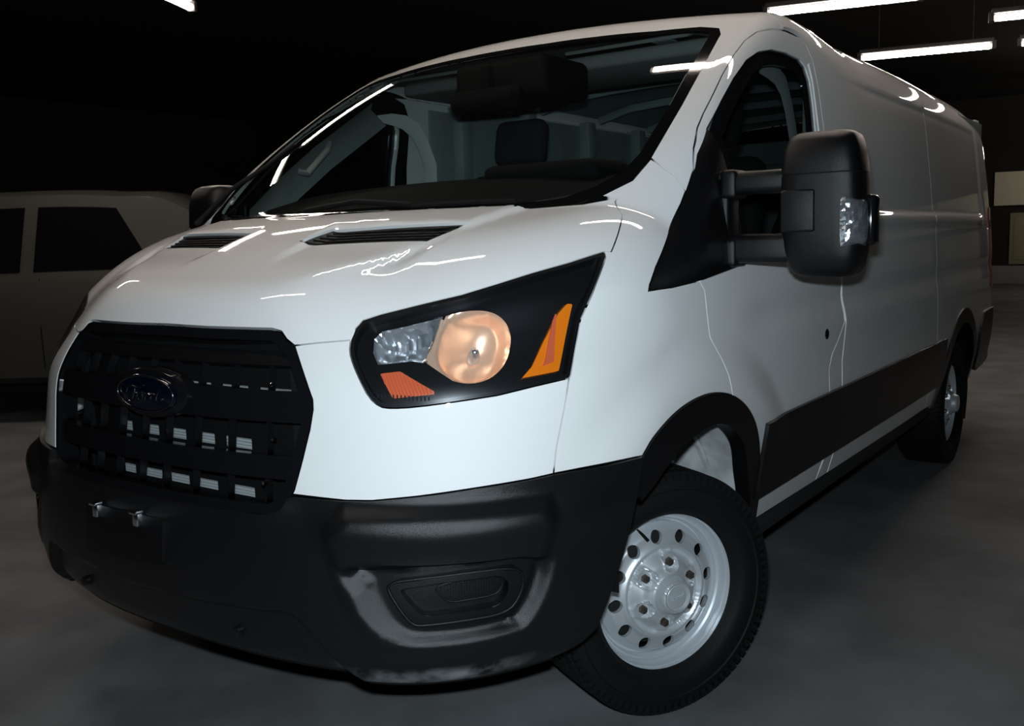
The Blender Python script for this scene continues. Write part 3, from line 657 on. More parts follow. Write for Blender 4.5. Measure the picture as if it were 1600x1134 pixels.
# number plate bracket with two bolts, tow eye covers
CH = lambda x, z: solve(np.array([[0, 0, z]]), np.array([[x, -math.sqrt(max(1e-6, 1-x*x)), 0]]), 1.7)[0]
pb = panel('plate_bracket', CYL, [(-.20, -.98, .675), (.115, -.99, .680), (.117, -1.0, .575), (-.20, -1.0, .555)], BLACKP, bumper, off=.020, thick=.015, grid=.03, rnd=.01)
for x, z in ((-.142, .672), (.031, .676)):
    p = CH(x, z); 
    bm = bmesh.new(); add_box(bm, p[0]-.010, p[0]+.010, p[1]-.034, p[1]-.018, z-.020, z+.012, .003); add_box(bm, p[0]-.014, p[0]+.014, p[1]-.040, p[1]-.018, z+.010, z+.018, .002)
    bm_obj('plate_clip', bm, CHROME, pb, smooth=True)
for x in (-.30, .30):
    p = CH(x, .44); revolve('parking_sensor', [(-.006, 0), (-.006, .009), (-.003, .012), (.02, .013)], BLACKG, bumper, n=20, axis='y', loc=(p[0], p[1]+.006, p[2]))
us = np.linspace(-1.02, 1.02, 61); zz = np.interp(np.abs(us), [0, .26, .49, .64, .85, 1.02], [.372, .366, .354, .348, .345, .345])
Q2 = np.stack([us, zz], -1); O, D, tm = CYL.rays(Q2); P = solve(O, D, tm); N = grad(P); P = P+N*(bump_off(Q2, P)-.012)[:, None]; P[:, 2] -= .004
tube('chin_lip', P, .010, BLACKM, bumper, n=8)

# ------------------------------------------------------------------ grille
gr_r = [(x, y, z-.001) for x, y, z in GT3[1:-1]]+GRL[1:]
g_out = [(GT3[0][0], GT3[0][1], GT3[0][2]-.001)]+gr_r+[(.455, -.945, .735), (.42, -.955, .722), (.25, -.965, .720), (0, -.99, .720)]+mir(gr_r+[(.455, -.945, .735), (.42, -.955, .722), (.25, -.965, .720)])
g2c = c2(g_out); gin = inset(resample(g2c, .02), .026)
grille = panel('grille', CYL, g2c, BLACKG, VAN, holes=[gin], flat2=True, gap=.002, off=-.001, thick=.05, grid=.02, rnd=.01)
def gclip(z0, z1, ins=.012):
    """span of the grille opening between two heights"""
    L = []; 
    for z in np.linspace(z0, z1, 5):
        us = np.linspace(0, .7, 141); sd = poly_sd(g2c, us, us*0+z); k = np.where(sd < -ins)[0]; L.append((us[k[-1]] if len(k) else .4, z))
    return L
BARS = [(.915, 1.000), (.795, .855), (.700+.075, .700+.072)]
def gbar(name, z0, z1, off, mt, thick=.03):
    R = gclip(z0, z1); return panel(name, CYL, R+[(-u, z) for u, z in R[::-1]], mt, grille, flat2=True, off=off, thick=thick, grid=.03, lip=.006, rnd=.006)
gbar('grille_bar', .922, .990, -.006, BLACKG, .04)
gbar('grille_bar', .800, .850, -.008, BLACKG, .04)
gbar('grille_bar', 1.046, 1.078, -.018, BLACKP, .03)
for u in (-.46, -.35, -.25, -.15, -.045, .055, .165, .28, .39):
    for (z0, z1) in ((.986, 1.05), (.846, .926), (.745, .805)):
        sd = poly_sd(g2c, np.array([u]), np.array([(z0+z1)/2]))[0]
        if sd < -.03: panel('grille_slat', CYL, [(u-.0025, z0), (u+.0025, z0), (u+.0025, z1), (u-.0025, z1)], BLACKG, grille, flat2=True, off=-.022, thick=.02, grid=.03, lip=0)
# shroud with windows on the pale condenser behind
def quad_grid(name, xs, zs, y, mt, parent, skip):
    V = [(x, y+.05*x*x+2.2*max(0, abs(x)-.39)**2, z) for z in zs for x in xs]; nx = len(xs); Fc = []
    for j in range(len(zs)-1):
        for i in range(nx-1):
            if (i, j) in skip: continue
            Fc.append((j*nx+i, j*nx+i+1, (j+1)*nx+i+1, (j+1)*nx+i))
    return mesh_obj(name, V, Fc, mt, parent, smooth=False)
xs = [-.52, -.261, -.213, -.184, -.107, -.067, .015, .049, .134, .173, .271, .29, .52]
xs = [-.58, -.272, -.222, -.176, -.102, -.062, .012, .046, .124, .168, .258, .30, .40]+[.58]
zs = [.60, .717, .741, .831, .858, .977, .983, 1.085]
skip = {(i, j) for i in (1, 3, 5, 7, 9) for j in (1, 3)} | {(9, 5), (11, 5)} | {(7, 5)}
quad_grid('radiator_shroud', xs, zs, -.865, BLACKM, grille, skip)
for sx in (1, -1):
    a, b = sorted((sx*.535, sx*.545)); box('air_guide', a, b, -.80, -.55, .60, 1.06, BLACKM, grille, bev=0)
box('air_guide', -.545, .545, -.60, -.59, .55, 1.08, BLACKM, grille, bev=0)
cond = box('condenser', -.33, .39, -.835, -.80, .62, 1.06, FIN, grille, bev=0)
V = []; Fc = []
for k, z in enumerate(np.arange(.63, 1.05, .0075)):
    s = len(V); V += [(-.32, -.842, z), (.385, -.842, z), (.385, -.835, z+.002), (-.32, -.835, z+.002), (-.32, -.835, z-.002), (.385, -.835, z-.002)]
    Fc += [(s, s+1, s+2, s+3), (s, s+4, s+5, s+1)]
tag(mesh_obj('fin_rows', V, Fc, FIN, cond, smooth=False), kind='stuff')
for x, z in ((.40, 1.00), (.41, .885), (.39, .79)):
    p = CH(x, z); revolve('grille_screw', [(-.002, 0), (-.002, .004), (.006, .006)], CHROME, grille, n=12, axis='y', loc=tuple(p))

# oval badge with script lettering
BLUE = mat('dark_blue_enamel', (.0015, .003, .009), .10, coat=1.0); SILV = mat('satin_silver', (.16, .17, .18), .25, metal=1.0)
def oval(name, a, b, y0, y1, mt, parent, cx, cz, dome=0.0, n=48):
    V = []; Fc = []
    L = [(y1+.0, 1.0), (y0+.003, 1.0), (y0, .965), (y0-dome*.5, .6), (y0-dome, .001)]
    for k in range(n):
        t = 2*PI*k/n
        for (yy, s) in L: V.append((cx+a*s*math.cos(t), yy, cz+b*s*math.sin(t)))
    m_ = len(L)
    for k in range(n):
        j = (k+1) % n
        for i in range(m_-1): Fc.append((k*m_+i, k*m_+i+1, j*m_+i+1, j*m_+i))
    return mesh_obj(name, V, Fc, mt, parent, smooth=True, sharp=40)
BX, BZ, BY = 0.006, .962, -.968
oval('badge_surround', .145, .060, BY+.012, BY+.05, BLACKG, grille, BX, BZ, .004)
badge = oval('badge', .118, .047, BY+.002, BY+.03, BLUE, grille, BX, BZ, .004)
tube('badge_ring', [(BX+.112*math.cos(t), BY+.001, BZ+.042*math.sin(t)) for t in np.linspace(0, 2*PI, 49)[:-1]], .0022, SILV, grille, n=8, closed=True)
STROKES = [  # the four script letters
    [(-.80, .10), (-.72, .42), (-.50, .52), (-.30, .42), (-.12, .50), (.02, .60)], [(-.36, .44), (-.42, .10), (-.52, -.30), (-.66, -.46), (-.78, -.36), (-.74, -.22)], [(-.56, .06), (-.40, .12), (-.26, .08)],
    [(-.10, .14), (-.24, .06), (-.28, -.14), (-.20, -.28), (-.06, -.24), (0, -.06), (-.04, .10), (-.10, .14), (.02, .12), (.10, .10)],
    [(.10, .14), (.14, .06), (.10, -.12), (.06, -.26)], [(.12, -.04), (.18, .10), (.26, .14), (.32, .08)],
    [(.56, .10), (.46, .14), (.36, .02), (.34, -.16), (.42, -.26), (.54, -.20), (.60, .02)], [(.78, .52), (.68, .30), (.60, .02), (.58, -.20), (.66, -.26), (.80, -.14)]]
def script(parent, place, r, mt, name='badge_lettering'):
    bm = bmesh.new()
    for s in STROKES:
        pts = np.array(s); t = np.linspace(0, len(pts)-1, len(pts)*4)
        fx = np.interp(t, range(len(pts)), pts[:, 0]); fy = np.interp(t, range(len(pts)), pts[:, 1])
        P = [Vector(place(x, y)) for x, y in zip(fx, fy)]
        for a, b in zip(P[:-1], P[1:]):
            if (b-a).length < 1e-6: continue
            M_ = Matrix.Translation((a+b)/2) @ (b-a).to_track_quat('Z', 'Y').to_matrix().to_4x4()
            bmesh.ops.create_cone(bm, cap_ends=True, segments=6, radius1=r, radius2=r, depth=(b-a).length*1.15, matrix=M_)
    return bm_obj(name, bm, mt, parent)
script(badge if False else grille, lambda x, y: (BX+x*.088, BY-.004+.0035*(x*x+y*y), BZ+y*.040-.004), .0019, SILV)

# ------------------------------------------------------------------ headlights
REFL = [(.601, -.808, 1.079), (.589, -.79, 1.108), (.598, -.773, 1.124), (.645, -.748, 1.134), (.71, -.706, 1.15), (.733, -.685, 1.159), (.765, -.66, 1.164), (.8, -.638, 1.159), (.83, -.628, 1.141), (.85, -.627, 1.116), (.859, -.635, 1.087), (.858, -.654, 1.053), (.845, -.68, 1.026), (.826, -.706, 1.013), (.80, -.728, 1.011), (.778, -.748, 1.02), (.723, -.769, 1.058), (.692, -.782, 1.063), (.621, -.816, 1.056)]
AMB1 = [(.635, -.822, 1.034), (.675, -.802, 1.039), (.75, -.778, .995), (.751, -.779, .988), (.673, -.826, .979)]
AMB2 = [(.921, -.487, 1.158), (.914, -.499, 1.160), (.909, -.526, 1.14), (.902, -.574, 1.087), (.892, -.612, 1.035), (.881, -.636, 1.012), (.926, -.557, 1.02), (.928, -.529, 1.084)]
HBLK = mat('lamp_housing_black', (.008, .008, .009), .35)
RIBM = mat('ribbed_dark_lens', (.03, .03, .032), .15, coat=.5)
def fr2(L): return FRONTC.to2(np.array(L, float))
class Mir:
    """the mirrored chart for the other side"""
    def __init__(s, c): s.c = c
    def rays(s, U):
        O, D, t = s.c.rays(U); f = np.array([-1, 1, 1]); return O*f, D*f, t
for sx in (1, -1):
    ch = FRONTC if sx > 0 else Mir(FRONTC)
    h2 = fr2(HEAD); r2 = fr2(REFL)
    hl = panel('headlight', ch, h2, HBLK, VAN, flat2=True, holes=[inset(h2, .011)], gap=.0015, off=.001, thick=.06, grid=.02, lip=.002)
    # housing bowl
    panel('lamp_housing', ch, inset(h2, .004), HBLK, hl, flat2=True, holes=[inset(resample(np.array(chaikin([tuple(p) for p in r2], 4, 15, 2)), .02), -.001)], off=-.022, thick=.03, grid=.02, lip=0)
    r2 = np.array(chaikin([tuple(p) for p in r2], 4, 15, 2))
    sp = fr2([(.715, -.704, 1.15), (.721, -.77, 1.058)])
    sa, sb = sp[0], sp[1]; e = sb-sa; e /= np.linalg.norm(e); nrm = np.array([-e[1], e[0]])
    R = resample(r2, .008); sd = (R-sa)@nrm; 
    cen = R[:].mean(0); ref_main = np.sign((fr2([(.83, -.66, 1.09)])[0]-sa)@nrm)
    main = np.array([p for p, s in zip(R, sd) if s*ref_main > 0]); inner_ = np.array([p for p, s in zip(R, sd) if s*ref_main <= 0])
    def order(Q):
        # rotate so that the biggest jump closes the loop
        j = max(range(len(Q)), key=lambda i: np.linalg.norm(Q[(i+1) % len(Q)]-Q[i])); return np.roll(Q, -(j+1), 0)
    main = order(main); inner_ = order(inner_)
    bulb_c = fr2([(.783, -.702, 1.101)])[0]; cm = main.mean(0); ci = inner_.mean(0)
    def bowl(c, d, rad, poly, facets=0.):
        def f(V2, P):
            q = V2-c; rr_ = np.hypot(q[:, 0], q[:, 1])/rad; o = -d*(1-np.clip(rr_, 0, 1)**2)
            if facets: o = o+facets*np.abs(np.sin(q[:, 0]*110))+facets*.8*np.abs(np.sin(q[:, 1]*90))
            edge_ = poly_sd(poly, V2[:, 0], V2[:, 1]); return o*sstep(0, .018, -edge_)
        return f
    panel('main_reflector', ch, main, FLAMP, hl, flat2=True, off=-.024, offf=bowl(cm, .075, .10, main), thick=0, grid=.006, auto=True, sharp=60, lip=0)
    panel('side_reflector', ch, inner_, SLAMP, hl, flat2=True, off=-.024, offf=bowl(ci, .045, .09, inner_, .006), thick=0, grid=.005, auto=True, sharp=25, lip=0)
    def at(pt2, off):
        O, D, tm = ch.rays(np.array([pt2])); P = solve(O, D, tm); return P[0]+grad(P)[0]*off, grad(P)[0]
    p, n = at(cm+np.array([-.01, -.005]), -.070)
    bz = tube('bulb', [p-n*.02, p, p+n*.03, p+n*.034], .012, SLAMP, hl, rs=[.014, .014, .009, .003]); 
    p, n = at(cm, -.03)
    # rib arms on the shelf between the two chambers
    s0, n0 = at(sa*.96+sb*.04, -.026); s1, n1 = at(sb*.96+sa*.04, -.026)
    tube('chamber_divider', [s0, (s0+s1)/2-n0*.008, s1], .005, FLAMP, hl, n=8)
    for q, nm, mt_, of in ((AMB1, 'turn_signal', AMBERD, -.016), (AMB2, 'side_marker', AMBER, -.012)):
        q2 = fr2(q); am = panel(nm, ch, q2, mt_, hl, flat2=True, off=of, thick=.02, grid=.02, lip=.002, rnd=.004)
        mn = q2.min(0); mx = q2.max(0)
        if nm == 'turn_signal':
            for u in np.arange(mn[0]-.02, mx[0]+.02, .0075):
                lo = [z for z in np.linspace(mn[1], mx[1], 40) if poly_sd(q2, np.array([u+(mx[1]-z)*.35]), np.array([z]))[0] < -.001]
                if len(lo) < 4: continue
                a, _ = at(np.array([u+(mx[1]-lo[0])*.35, lo[0]]), of+.001); b, _ = at(np.array([u+(mx[1]-lo[-1])*.35, lo[-1]]), of+.001)
                tube('lens_rib', [a, b], .0022, AMBERD, hl, n=6)
        else:
            c = q2.mean(0); panel('inner_prism', ch, c+(q2-c)*np.array([.30, .70])+np.array([-.004, 0]), AMBERD, hl, flat2=True, off=of+.003, thick=.003, grid=.02, lip=0)
    # dark ribbed sill around the turn signal
    for t in np.linspace(.0, 1, 16):
        b0 = np.array([.628, -.848, .975])*(1-t)+np.array([.745, -.79, .966])*t; q = fr2([b0])[0]+np.array([0, .006])
        a, _ = at(q, -.012); b, _ = at(q+np.array([0, .010]), -.012)
        tube('sill_rib', [a, b], .0016, RIBM, hl, n=5)
    panel('lens', ch, inset(h2, .003), LGLASS, hl, flat2=True, off=.003, thick=0, grid=.02, lip=0)

# ------------------------------------------------------------------ door mirrors
def loft(name, levels, mt, parent, ex=3.2, n=40, sharp=40, sx=1, cap=True):
    """levels: (z, x0, x1, y0, y1) rounded rectangles"""
    V = []; Fc = []
    for (z, x0, x1, y0, y1) in levels:
        for k in range(n):
            t = 2*PI*k/n; c = math.cos(t); s = math.sin(t)
            V.append((sx*((x0+x1)/2+(x1-x0)/2*math.copysign(abs(c)**(2/ex), c)), (y0+y1)/2+(y1-y0)/2*math.copysign(abs(s)**(2/ex), s), z))
    L = len(levels)
    for i in range(L-1):
        for k in range(n): Fc.append((i*n+k, i*n+(k+1) % n, (i+1)*n+(k+1) % n, (i+1)*n+k))
    if cap: Fc.append(tuple(reversed(range(n)))); Fc.append(tuple(range((L-1)*n, L*n)))
    if sx < 0: Fc = [tuple(reversed(f)) for f in Fc]
    return mesh_obj(name, V, Fc, mt, parent, smooth=True, sharp=sharp)
LENSF = mat('faceted_indicator', (.92, .95, .98), .16, metal=.9, bump=.6, bump_scale=120)
MIRG = mat('mirror_glass', (.9, .9, .9), .01, metal=1.0)
for sx in (1, -1):
    Y0, Y1 = .11, .27
    lev = [(1.184, 1.215, 1.295, Y0+.06, Y1-.02), (1.186, 1.195, 1.312, Y0+.045, Y1-.012), (1.194, 1.178, 1.330, Y0+.03, Y1-.004), (1.212, 1.164, 1.343, Y0+.018, Y1), (1.25, 1.157, 1.351, Y0+.008, Y1), (1.30, 1.152, 1.355, Y0+.003, Y1), (1.36, 1.150, 1.354, Y0, Y1), (1.442, 1.149, 1.350, Y0+.002, Y1)]
    mh = loft('door_mirror', lev, BLACKP, VAN, sx=sx, ex=4)
    lev2 = [(1.4455, 1.149, 1.3495, Y0+.001, Y1), (1.47, 1.150, 1.347, Y0+.003, Y1), (1.50, 1.154, 1.342, Y0+.008, Y1), (1.525, 1.160, 1.335, Y0+.018, Y1), (1.539, 1.168, 1.328, Y0+.030, Y1-.004), (1.548, 1.182, 1.313, Y0+.050, Y1-.015), (1.551, 1.205, 1.290, Y0+.07, Y1-.03)]
    loft('mirror_cap', lev2, BLACKP, mh, sx=sx, ex=4)
    loft('cap_seam', [(1.4405, 1.151, 1.3475, Y0+.004, Y1-.002), (1.4465, 1.151, 1.3475, Y0+.004, Y1-.002)], BLACKM, mh, sx=sx, ex=4)
    a, b = sorted((sx*1.163, sx*1.250))
    box('cover_plate', a, b, Y0-.006, Y0+.03, 1.300, 1.405, BLACKP, mh, bev=.006, seg=3)
    a, b = sorted((sx*1.180, sx*1.320)); box('mirror_glass', a, b, Y1-.004, Y1+.002, 1.24, 1.505, MIRG, mh, bev=.003)
    # indicator wrapped on the outer edge
    V = []; Fc = []; nz = 12; na = 8
    for i in range(nz+1):
        z = 1.262+(1.390-1.262)*i/nz; t = abs(i/nz*2-1)
        for k in range(na+1):
            f = k/na; x = 1.319+.048*math.sin(f*PI/2)*(1-.25*t**3); y = Y0-.008+.075*(1-math.cos(f*PI/2))+.01*t**3
            if (k in (0, na)) or i in (0, nz): x -= .006; y += .006
            jx = 0 if (k in (0, na) or i in (0, nz)) else 1; V.append((sx*(x+jx*random.uniform(-.0015, .0015)), y+jx*random.uniform(-.003, .003), z-.012*(k/na)*(i/nz)))
    for i in range(nz):
        for k in range(na):
            q = (i*(na+1)+k, i*(na+1)+k+1, (i+1)*(na+1)+k+1, (i+1)*(na+1)+k); Fc.append(q if sx > 0 else q[::-1])
    ind = mesh_obj('indicator', V, Fc, LENSF, mh, smooth=False)
    mesh_obj('indicator_lens', [(v[0]+sx*.004, v[1]-.004, v[2]) for v in V], Fc, LGLASS, ind if False else mh, smooth=True)
    V2_ = []
    a, b = sorted((sx*1.350, sx*1.374)); box('indicator_surround', a, b, Y0+.075, Y0+.13, 1.262, 1.388, BLACKG, mh, bev=.01, seg=3)
    if sx < 0: mh.location.x = .045
    # arms and bracket on the door
    for (z0, z1, xa) in ((1.402, 1.462, .93), (1.222, 1.298, .96)):
        bm = bmesh.new(); a, b = sorted((sx*xa, sx*1.19)); add_box(bm, a, b, .135, .215, z0, z1, .018, seg=3)
        bm_obj('mirror_arm', bm, BLACKP, mh, smooth=True)
    bm = bmesh.new(); a, b = sorted((sx*.955, sx*1.012)); add_box(bm, a, b, .135, .215, 1.215, 1.465, .012, seg=3)
    bm_obj('mirror_bracket', bm, BLACKP, mh, smooth=True)
    for z in (1.25, 1.43):
        a, b = sorted((sx*.99, sx*1.035)); box('arm_knuckle', a, b, .128, .218, z-.038, z+.038, BLACKP, mh, bev=.012, seg=3)

# ------------------------------------------------------------------ wheels
def tread_tyre(parent):
    prof = [(-.185, .205), (-.195, .212), (-.205, .24), (-.209, .275), (-.204, .300), (-.192, .318), (-.178, .327)]
    xs_ = np.linspace(-.172, .012, 12)
    prof += [(x, .3300-(.0022*abs((x+.08)/.092)**2)) for x in xs_]
    prof += [(.014, .327), (.024, .318), (.031, .305), (.035, .292), (.0355, .289), (.0325, .286), (.034, .270), (.036, .245), (.026, .228), (.012, .222), (.004, .214)]
    o = revolve('tyre', prof, RUBBER, parent, n=96, sharp=50)
    # tread blocks
    V = []; Fc = []; N = 84
    def blk(x0, x1, a0, a1, r0, r1, sk=0.):
        s = len(V)
        for r in (r0, r1):
            for (x, a) in ((x0, a0), (x1, a0+sk), (x1, a1+sk), (x0, a1)): V.append((x, r*math.cos(a), r*math.sin(a)))
        Fc.extend([(s+4, s+5, s+6, s+7), (s, s+1, s+5, s+4), (s+1, s+2, s+6, s+5), (s+2, s+3, s+7, s+6), (s+3, s, s+4, s+7)])
    for k in range(N):
        a = 2*PI*k/N; d = 2*PI/N
        for (x0, x1, ph, sk) in ((-.180, -.140, 0, .02), (-.130, -.100, .5, .03), (-.090, -.062, .2, -.03), (-.052, -.022, .7, .03), (-.012, .024, .1, -.02)):
            edge_ = abs((x0+x1)/2+.078) > .06
            blk(x0, x1, a+ph*d, a+ph*d+d*.86, .326, .3350 if not edge_ else .3335, sk*.7)
        blk(.018, .031, a+.1*d, a+d*.7, .305, .3265)
    t = mesh_obj('tyre_tread', V, Fc, RUBBER, parent, smooth=False); tag(t, kind='stuff')
    # raised ring lines on the sidewall
    return o
def rim_h(R):
    pr = spline([(0, .050), (.030, .052), (.046, .050), (.052, .030), (.062, .022), (.085, .012), (.104, -.006), (.113, -.014), (.120, -.004), (.127, -.003), (.136, -.010), (.150, -.015), (.166, -.020), (.176, -.034), (.182, -.046)])
    return pr(R)
HOLES = [(2*PI*k/12+.12, .1515, .0182) for k in range(12)]
LUGS = [(2*PI*k/6+.42, .084) for k in range(6)]
def make_wheel():
    circ = lambda cx, cy, r, n: [(cx+r*math.cos(t), cy+r*math.sin(t)) for t in np.linspace(0, 2*PI, n+1)[:-1]]
    outer = circ(0, 0, .182, 96); holes = [circ(r*math.cos(a), r*math.sin(a), q, 20) for a, r, q in HOLES]
    V2, T, loops = fill2d(outer, holes, .0036, lip=.002)
    R = np.hypot(V2[:, 0], V2[:, 1]); H = rim_h(R)
    for a, r in LUGS:      # flat pockets pressed into the dish around each nut
        c = np.array([r*math.cos(a), r*math.sin(a)]); q = V2-c; er = c/r; et = np.array([-er[1], er[0]])
        u = q@er; v = q@et; dd = np.hypot(np.maximum(np.abs(u-.003)-.010, 0), np.maximum(np.abs(v)-.008, 0))/.0145
        k_ = sstep(.75, 1.05, dd); H = H*k_+(.000)*(1-k_)+.0022*np.exp(-((dd-1.08)/.14)**2)
    for L in loops[1:]:
        pass
    P = [(h, x, y) for (x, y), h in zip(V2, H)]; Fc = [tuple(t) for t in T]
    V = list(P)
    for L in loops[1:]:
        s = len(V); n = len(L); V += [(P[k][0]-.012, P[k][1], P[k][2]) for k in L]
        for i in range(n): Fc.append((L[i], L[(i+1) % n], s+(i+1) % n, s+i))
    wheel = mesh_obj('wheel', V, Fc, STEEL, VAN, smooth=True, sharp=38)
    revolve('rim_barrel', [(-.046, .182), (-.060, .185), (-.062, .189), (-.040, .1925), (-.034, .196), (-.037, .1985), (-.033, .204), (-.014, .2075), (-.009, .211), (-.012, .2135), (.002, .2175), (.008, .2215), (.006, .2245), (0, .2235), (-.004, .216), (-.03, .21)], STEEL, wheel, n=96)
    revolve('brake_drum', [(-.05, .04), (-.06, .14), (-.07, .165), (-.12, .168)], UND, wheel, n=48)
    cap = revolve('hub_cap', [(.052, .0001), (.053, .030), (.051, .040), (.046, .047), (.030, .050), (.010, .053)], STEEL, wheel, n=48)
    tube('cap_ring', [(.0532, .033*math.cos(t), .033*math.sin(t)) for t in np.linspace(0, 2*PI, 33)[:-1]], .0012, STEEL, wheel, n=6, closed=True)
    script(wheel, lambda x, y: (.0545, x*.026, y*.016), .0008, mat('pale_cap_lettering', (.7, .75, .8), .3, metal=.6) if 'pale_cap_lettering' not in bpy.data.materials else bpy.data.materials['pale_cap_lettering'], 'cap_lettering')
    for a, r in LUGS:
        V = []; Fc = []; c = (r*math.cos(a), r*math.sin(a))
        for (h, q) in ((-.004, .0125), (.010, .0118), (.014, .0090), (.0145, .0055), (.009, .0050)):
            for k in range(6): V.append((h, c[0]+q*math.cos(k*PI/3+a), c[1]+q*math.sin(k*PI/3+a)))
        for i in range(4):
            for k in range(6): Fc.append((i*6+k, i*6+(k+1) % 6, (i+1)*6+(k+1) % 6, (i+1)*6+k))
        Fc.append(tuple(range(24, 30))); mesh_obj('wheel_nut', V, Fc, NUT, wheel, smooth=False)
    a = HOLES[3][0]+.22
    tube('valve_stem', [(-.045, .178*math.cos(a), .178*math.sin(a)), (-.02, .168*math.cos(a), .168*math.sin(a)), (-.004, .158*math.cos(a), .158*math.sin(a))], .0045, BLACKM, wheel, n=8)
    for k, aa in enumerate((1.2,)):
        M_ = Matrix.Rotation(aa, 4, 'X'); box('balance_weight', -.004, .008, -.018, .018, .212, .221, NUT, wheel, bev=.002, M=M_)
    tread_tyre(wheel)
    return wheel
wh = make_wheel(); ZC = .3480; STEER = -.487
def place_wheel(o, loc, rz, rx=0): o.location = loc; o.rotation_euler = (rx, 0, rz)
def copy_tree(o, parent):
    c = o.copy(); COL.objects.link(c); c.parent = parent
    for ch in [k for k in bpy.data.objects if k.parent == o]: copy_tree(ch, c)
    return c
place_wheel(wh, (.908, -.037, ZC), STEER, .0)
for loc, rz in (((-.905, -.01, ZC), PI+STEER), ((.940, 3.31, ZC), 0), ((-.940, 3.31, ZC), PI)):
    c = copy_tree(wh, VAN); place_wheel(c, loc, rz)
wh['label'] = 'front wheel turned out towards the camera'

# ------------------------------------------------------------------ cabin seen through the glass
def curved_board(name, pts_rows, mt, parent, smooth=True):
    V = [p for r in pts_rows for p in r]; n = len(pts_rows[0]); Fc = []
    for i in range(len(pts_rows)-1):
        for k in range(n-1): Fc.append((i*n+k, i*n+k+1, (i+1)*n+k+1, (i+1)*n+k))
    return mesh_obj(name, V, Fc, mt, parent, smooth=smooth, sharp=50)
rows = []
for (dy, z) in ((-.02, 1.345), (.10, 1.40), (.22, 1.45), (.36, 1.485), (.50, 1.500), (.57, 1.49), (.60, 1.40), (.60, 1.20), (.55, .80)):
    rows.append([(x, -.30+.42*abs(x)**2*.8+dy+.0, z-.01*(x/.8)**2) for x in np.linspace(-.84, .84, 17)])
dash = curved_board('dashboard', rows, CABIND, VAN)
box('instrument_hood', .20, .62, .12, .34, 1.46, 1.53, CABIND, dash, bev=.03, seg=3)
box('centre_screen', -.14, .14, .30, .33, 1.33, 1.50, BLACKG, dash, bev=.008)
st = [(.42+.19*math.cos(t), .50+.09*math.sin(t), 1.27+.17*math.sin(t)) for t in np.linspace(0, 2*PI, 33)[:-1]]
sw = tube('steering_wheel', st, .014, CABIND, VAN, n=8, closed=True)
for a in (.2, PI-.2, -PI/2): tube('spoke', [(.42, .50, 1.26), (.42+.18*math.cos(a), .50+.09*math.sin(a), 1.27+.16*math.sin(a))], .013, CABIND, sw, n=6)
def seat(x):
    s = thing('seat', None, None) if False else box('seat', x-.25, x+.25, .62, 1.14, .88, 1.02, FABRIC, VAN, bev=.05, seg=3)
    bm = bmesh.new(); M_ = Matrix.Translation((x, 1.12, .98)) @ Matrix.Rotation(math.radians(-12), 4, 'X')
    add_box(bm, -.24, .24, -.07, .07, 0, .62, .055, M_, 3); bm_obj('seat_back', bm, FABRIC, s, smooth=True)
    bm = bmesh.new(); M_ = Matrix.Translation((x, 1.26, 1.63)) @ Matrix.Rotation(math.radians(-10), 4, 'X')
    add_box(bm, -.13, .13, -.05, .05, 0, .20, .045, M_, 3); bm_obj('headrest', bm, FABRIC, s, smooth=True)
    for d in (-.06, .06): tube('headrest_post', [(x+d, 1.25, 1.55), (x+d, 1.265, 1.66)], .006, CHROME, s, n=6)
    return s
seat(.45); seat(-.45)
# headliner follows the roof from inside
rows = [[(x, y, T_(x, y)[2]-.035-.02*(abs(x)/.8)**4) for x in np.linspace(-.80, .80, 13)] for y in (.70, .85, 1.0, 1.2, 1.4)]
hlnr = curved_board('headliner', rows, HEADL, VAN)
box('overhead_shelf', -.70, .70, .78, 1.25, 1.905, 1.955, HEADL, hlnr, bev=.02, seg=3)
for sx in (1, -1):
    bm = bmesh.new(); M_ = Matrix.Translation((sx*.40, .68, 1.955)) @ Matrix.Rotation(math.radians(14), 4, 'X')
    add_box(bm, -.24, .24, 0, .17, -.014, .0, .012, M_, 3); vz = bm_obj('sun_visor', bm, HEADL, VAN, smooth=True)
    if sx > 0: box('visor_label', .50, .57, .70, .745, 1.944, 1.948, CARGOW, vz, bev=0)
# rear view mirror and the camera pod at the top of the glass
tube('interior_mirror', [(-.14, .44, 1.78), (-.13, .435, 1.78), (.13, .435, 1.78), (.14, .44, 1.78)], .04, CABIND, VAN, rs=[.02, .042, .042, .02])
box('sensor_pod', -.20, .20, .50, .80, 1.79, 1.93, BLACKM, VAN, bev=.03, seg=3)
box('sensor_pod_stalk', -.02, .02, .42, .46, 1.78, 1.90, CABIND, VAN, bev=.01)
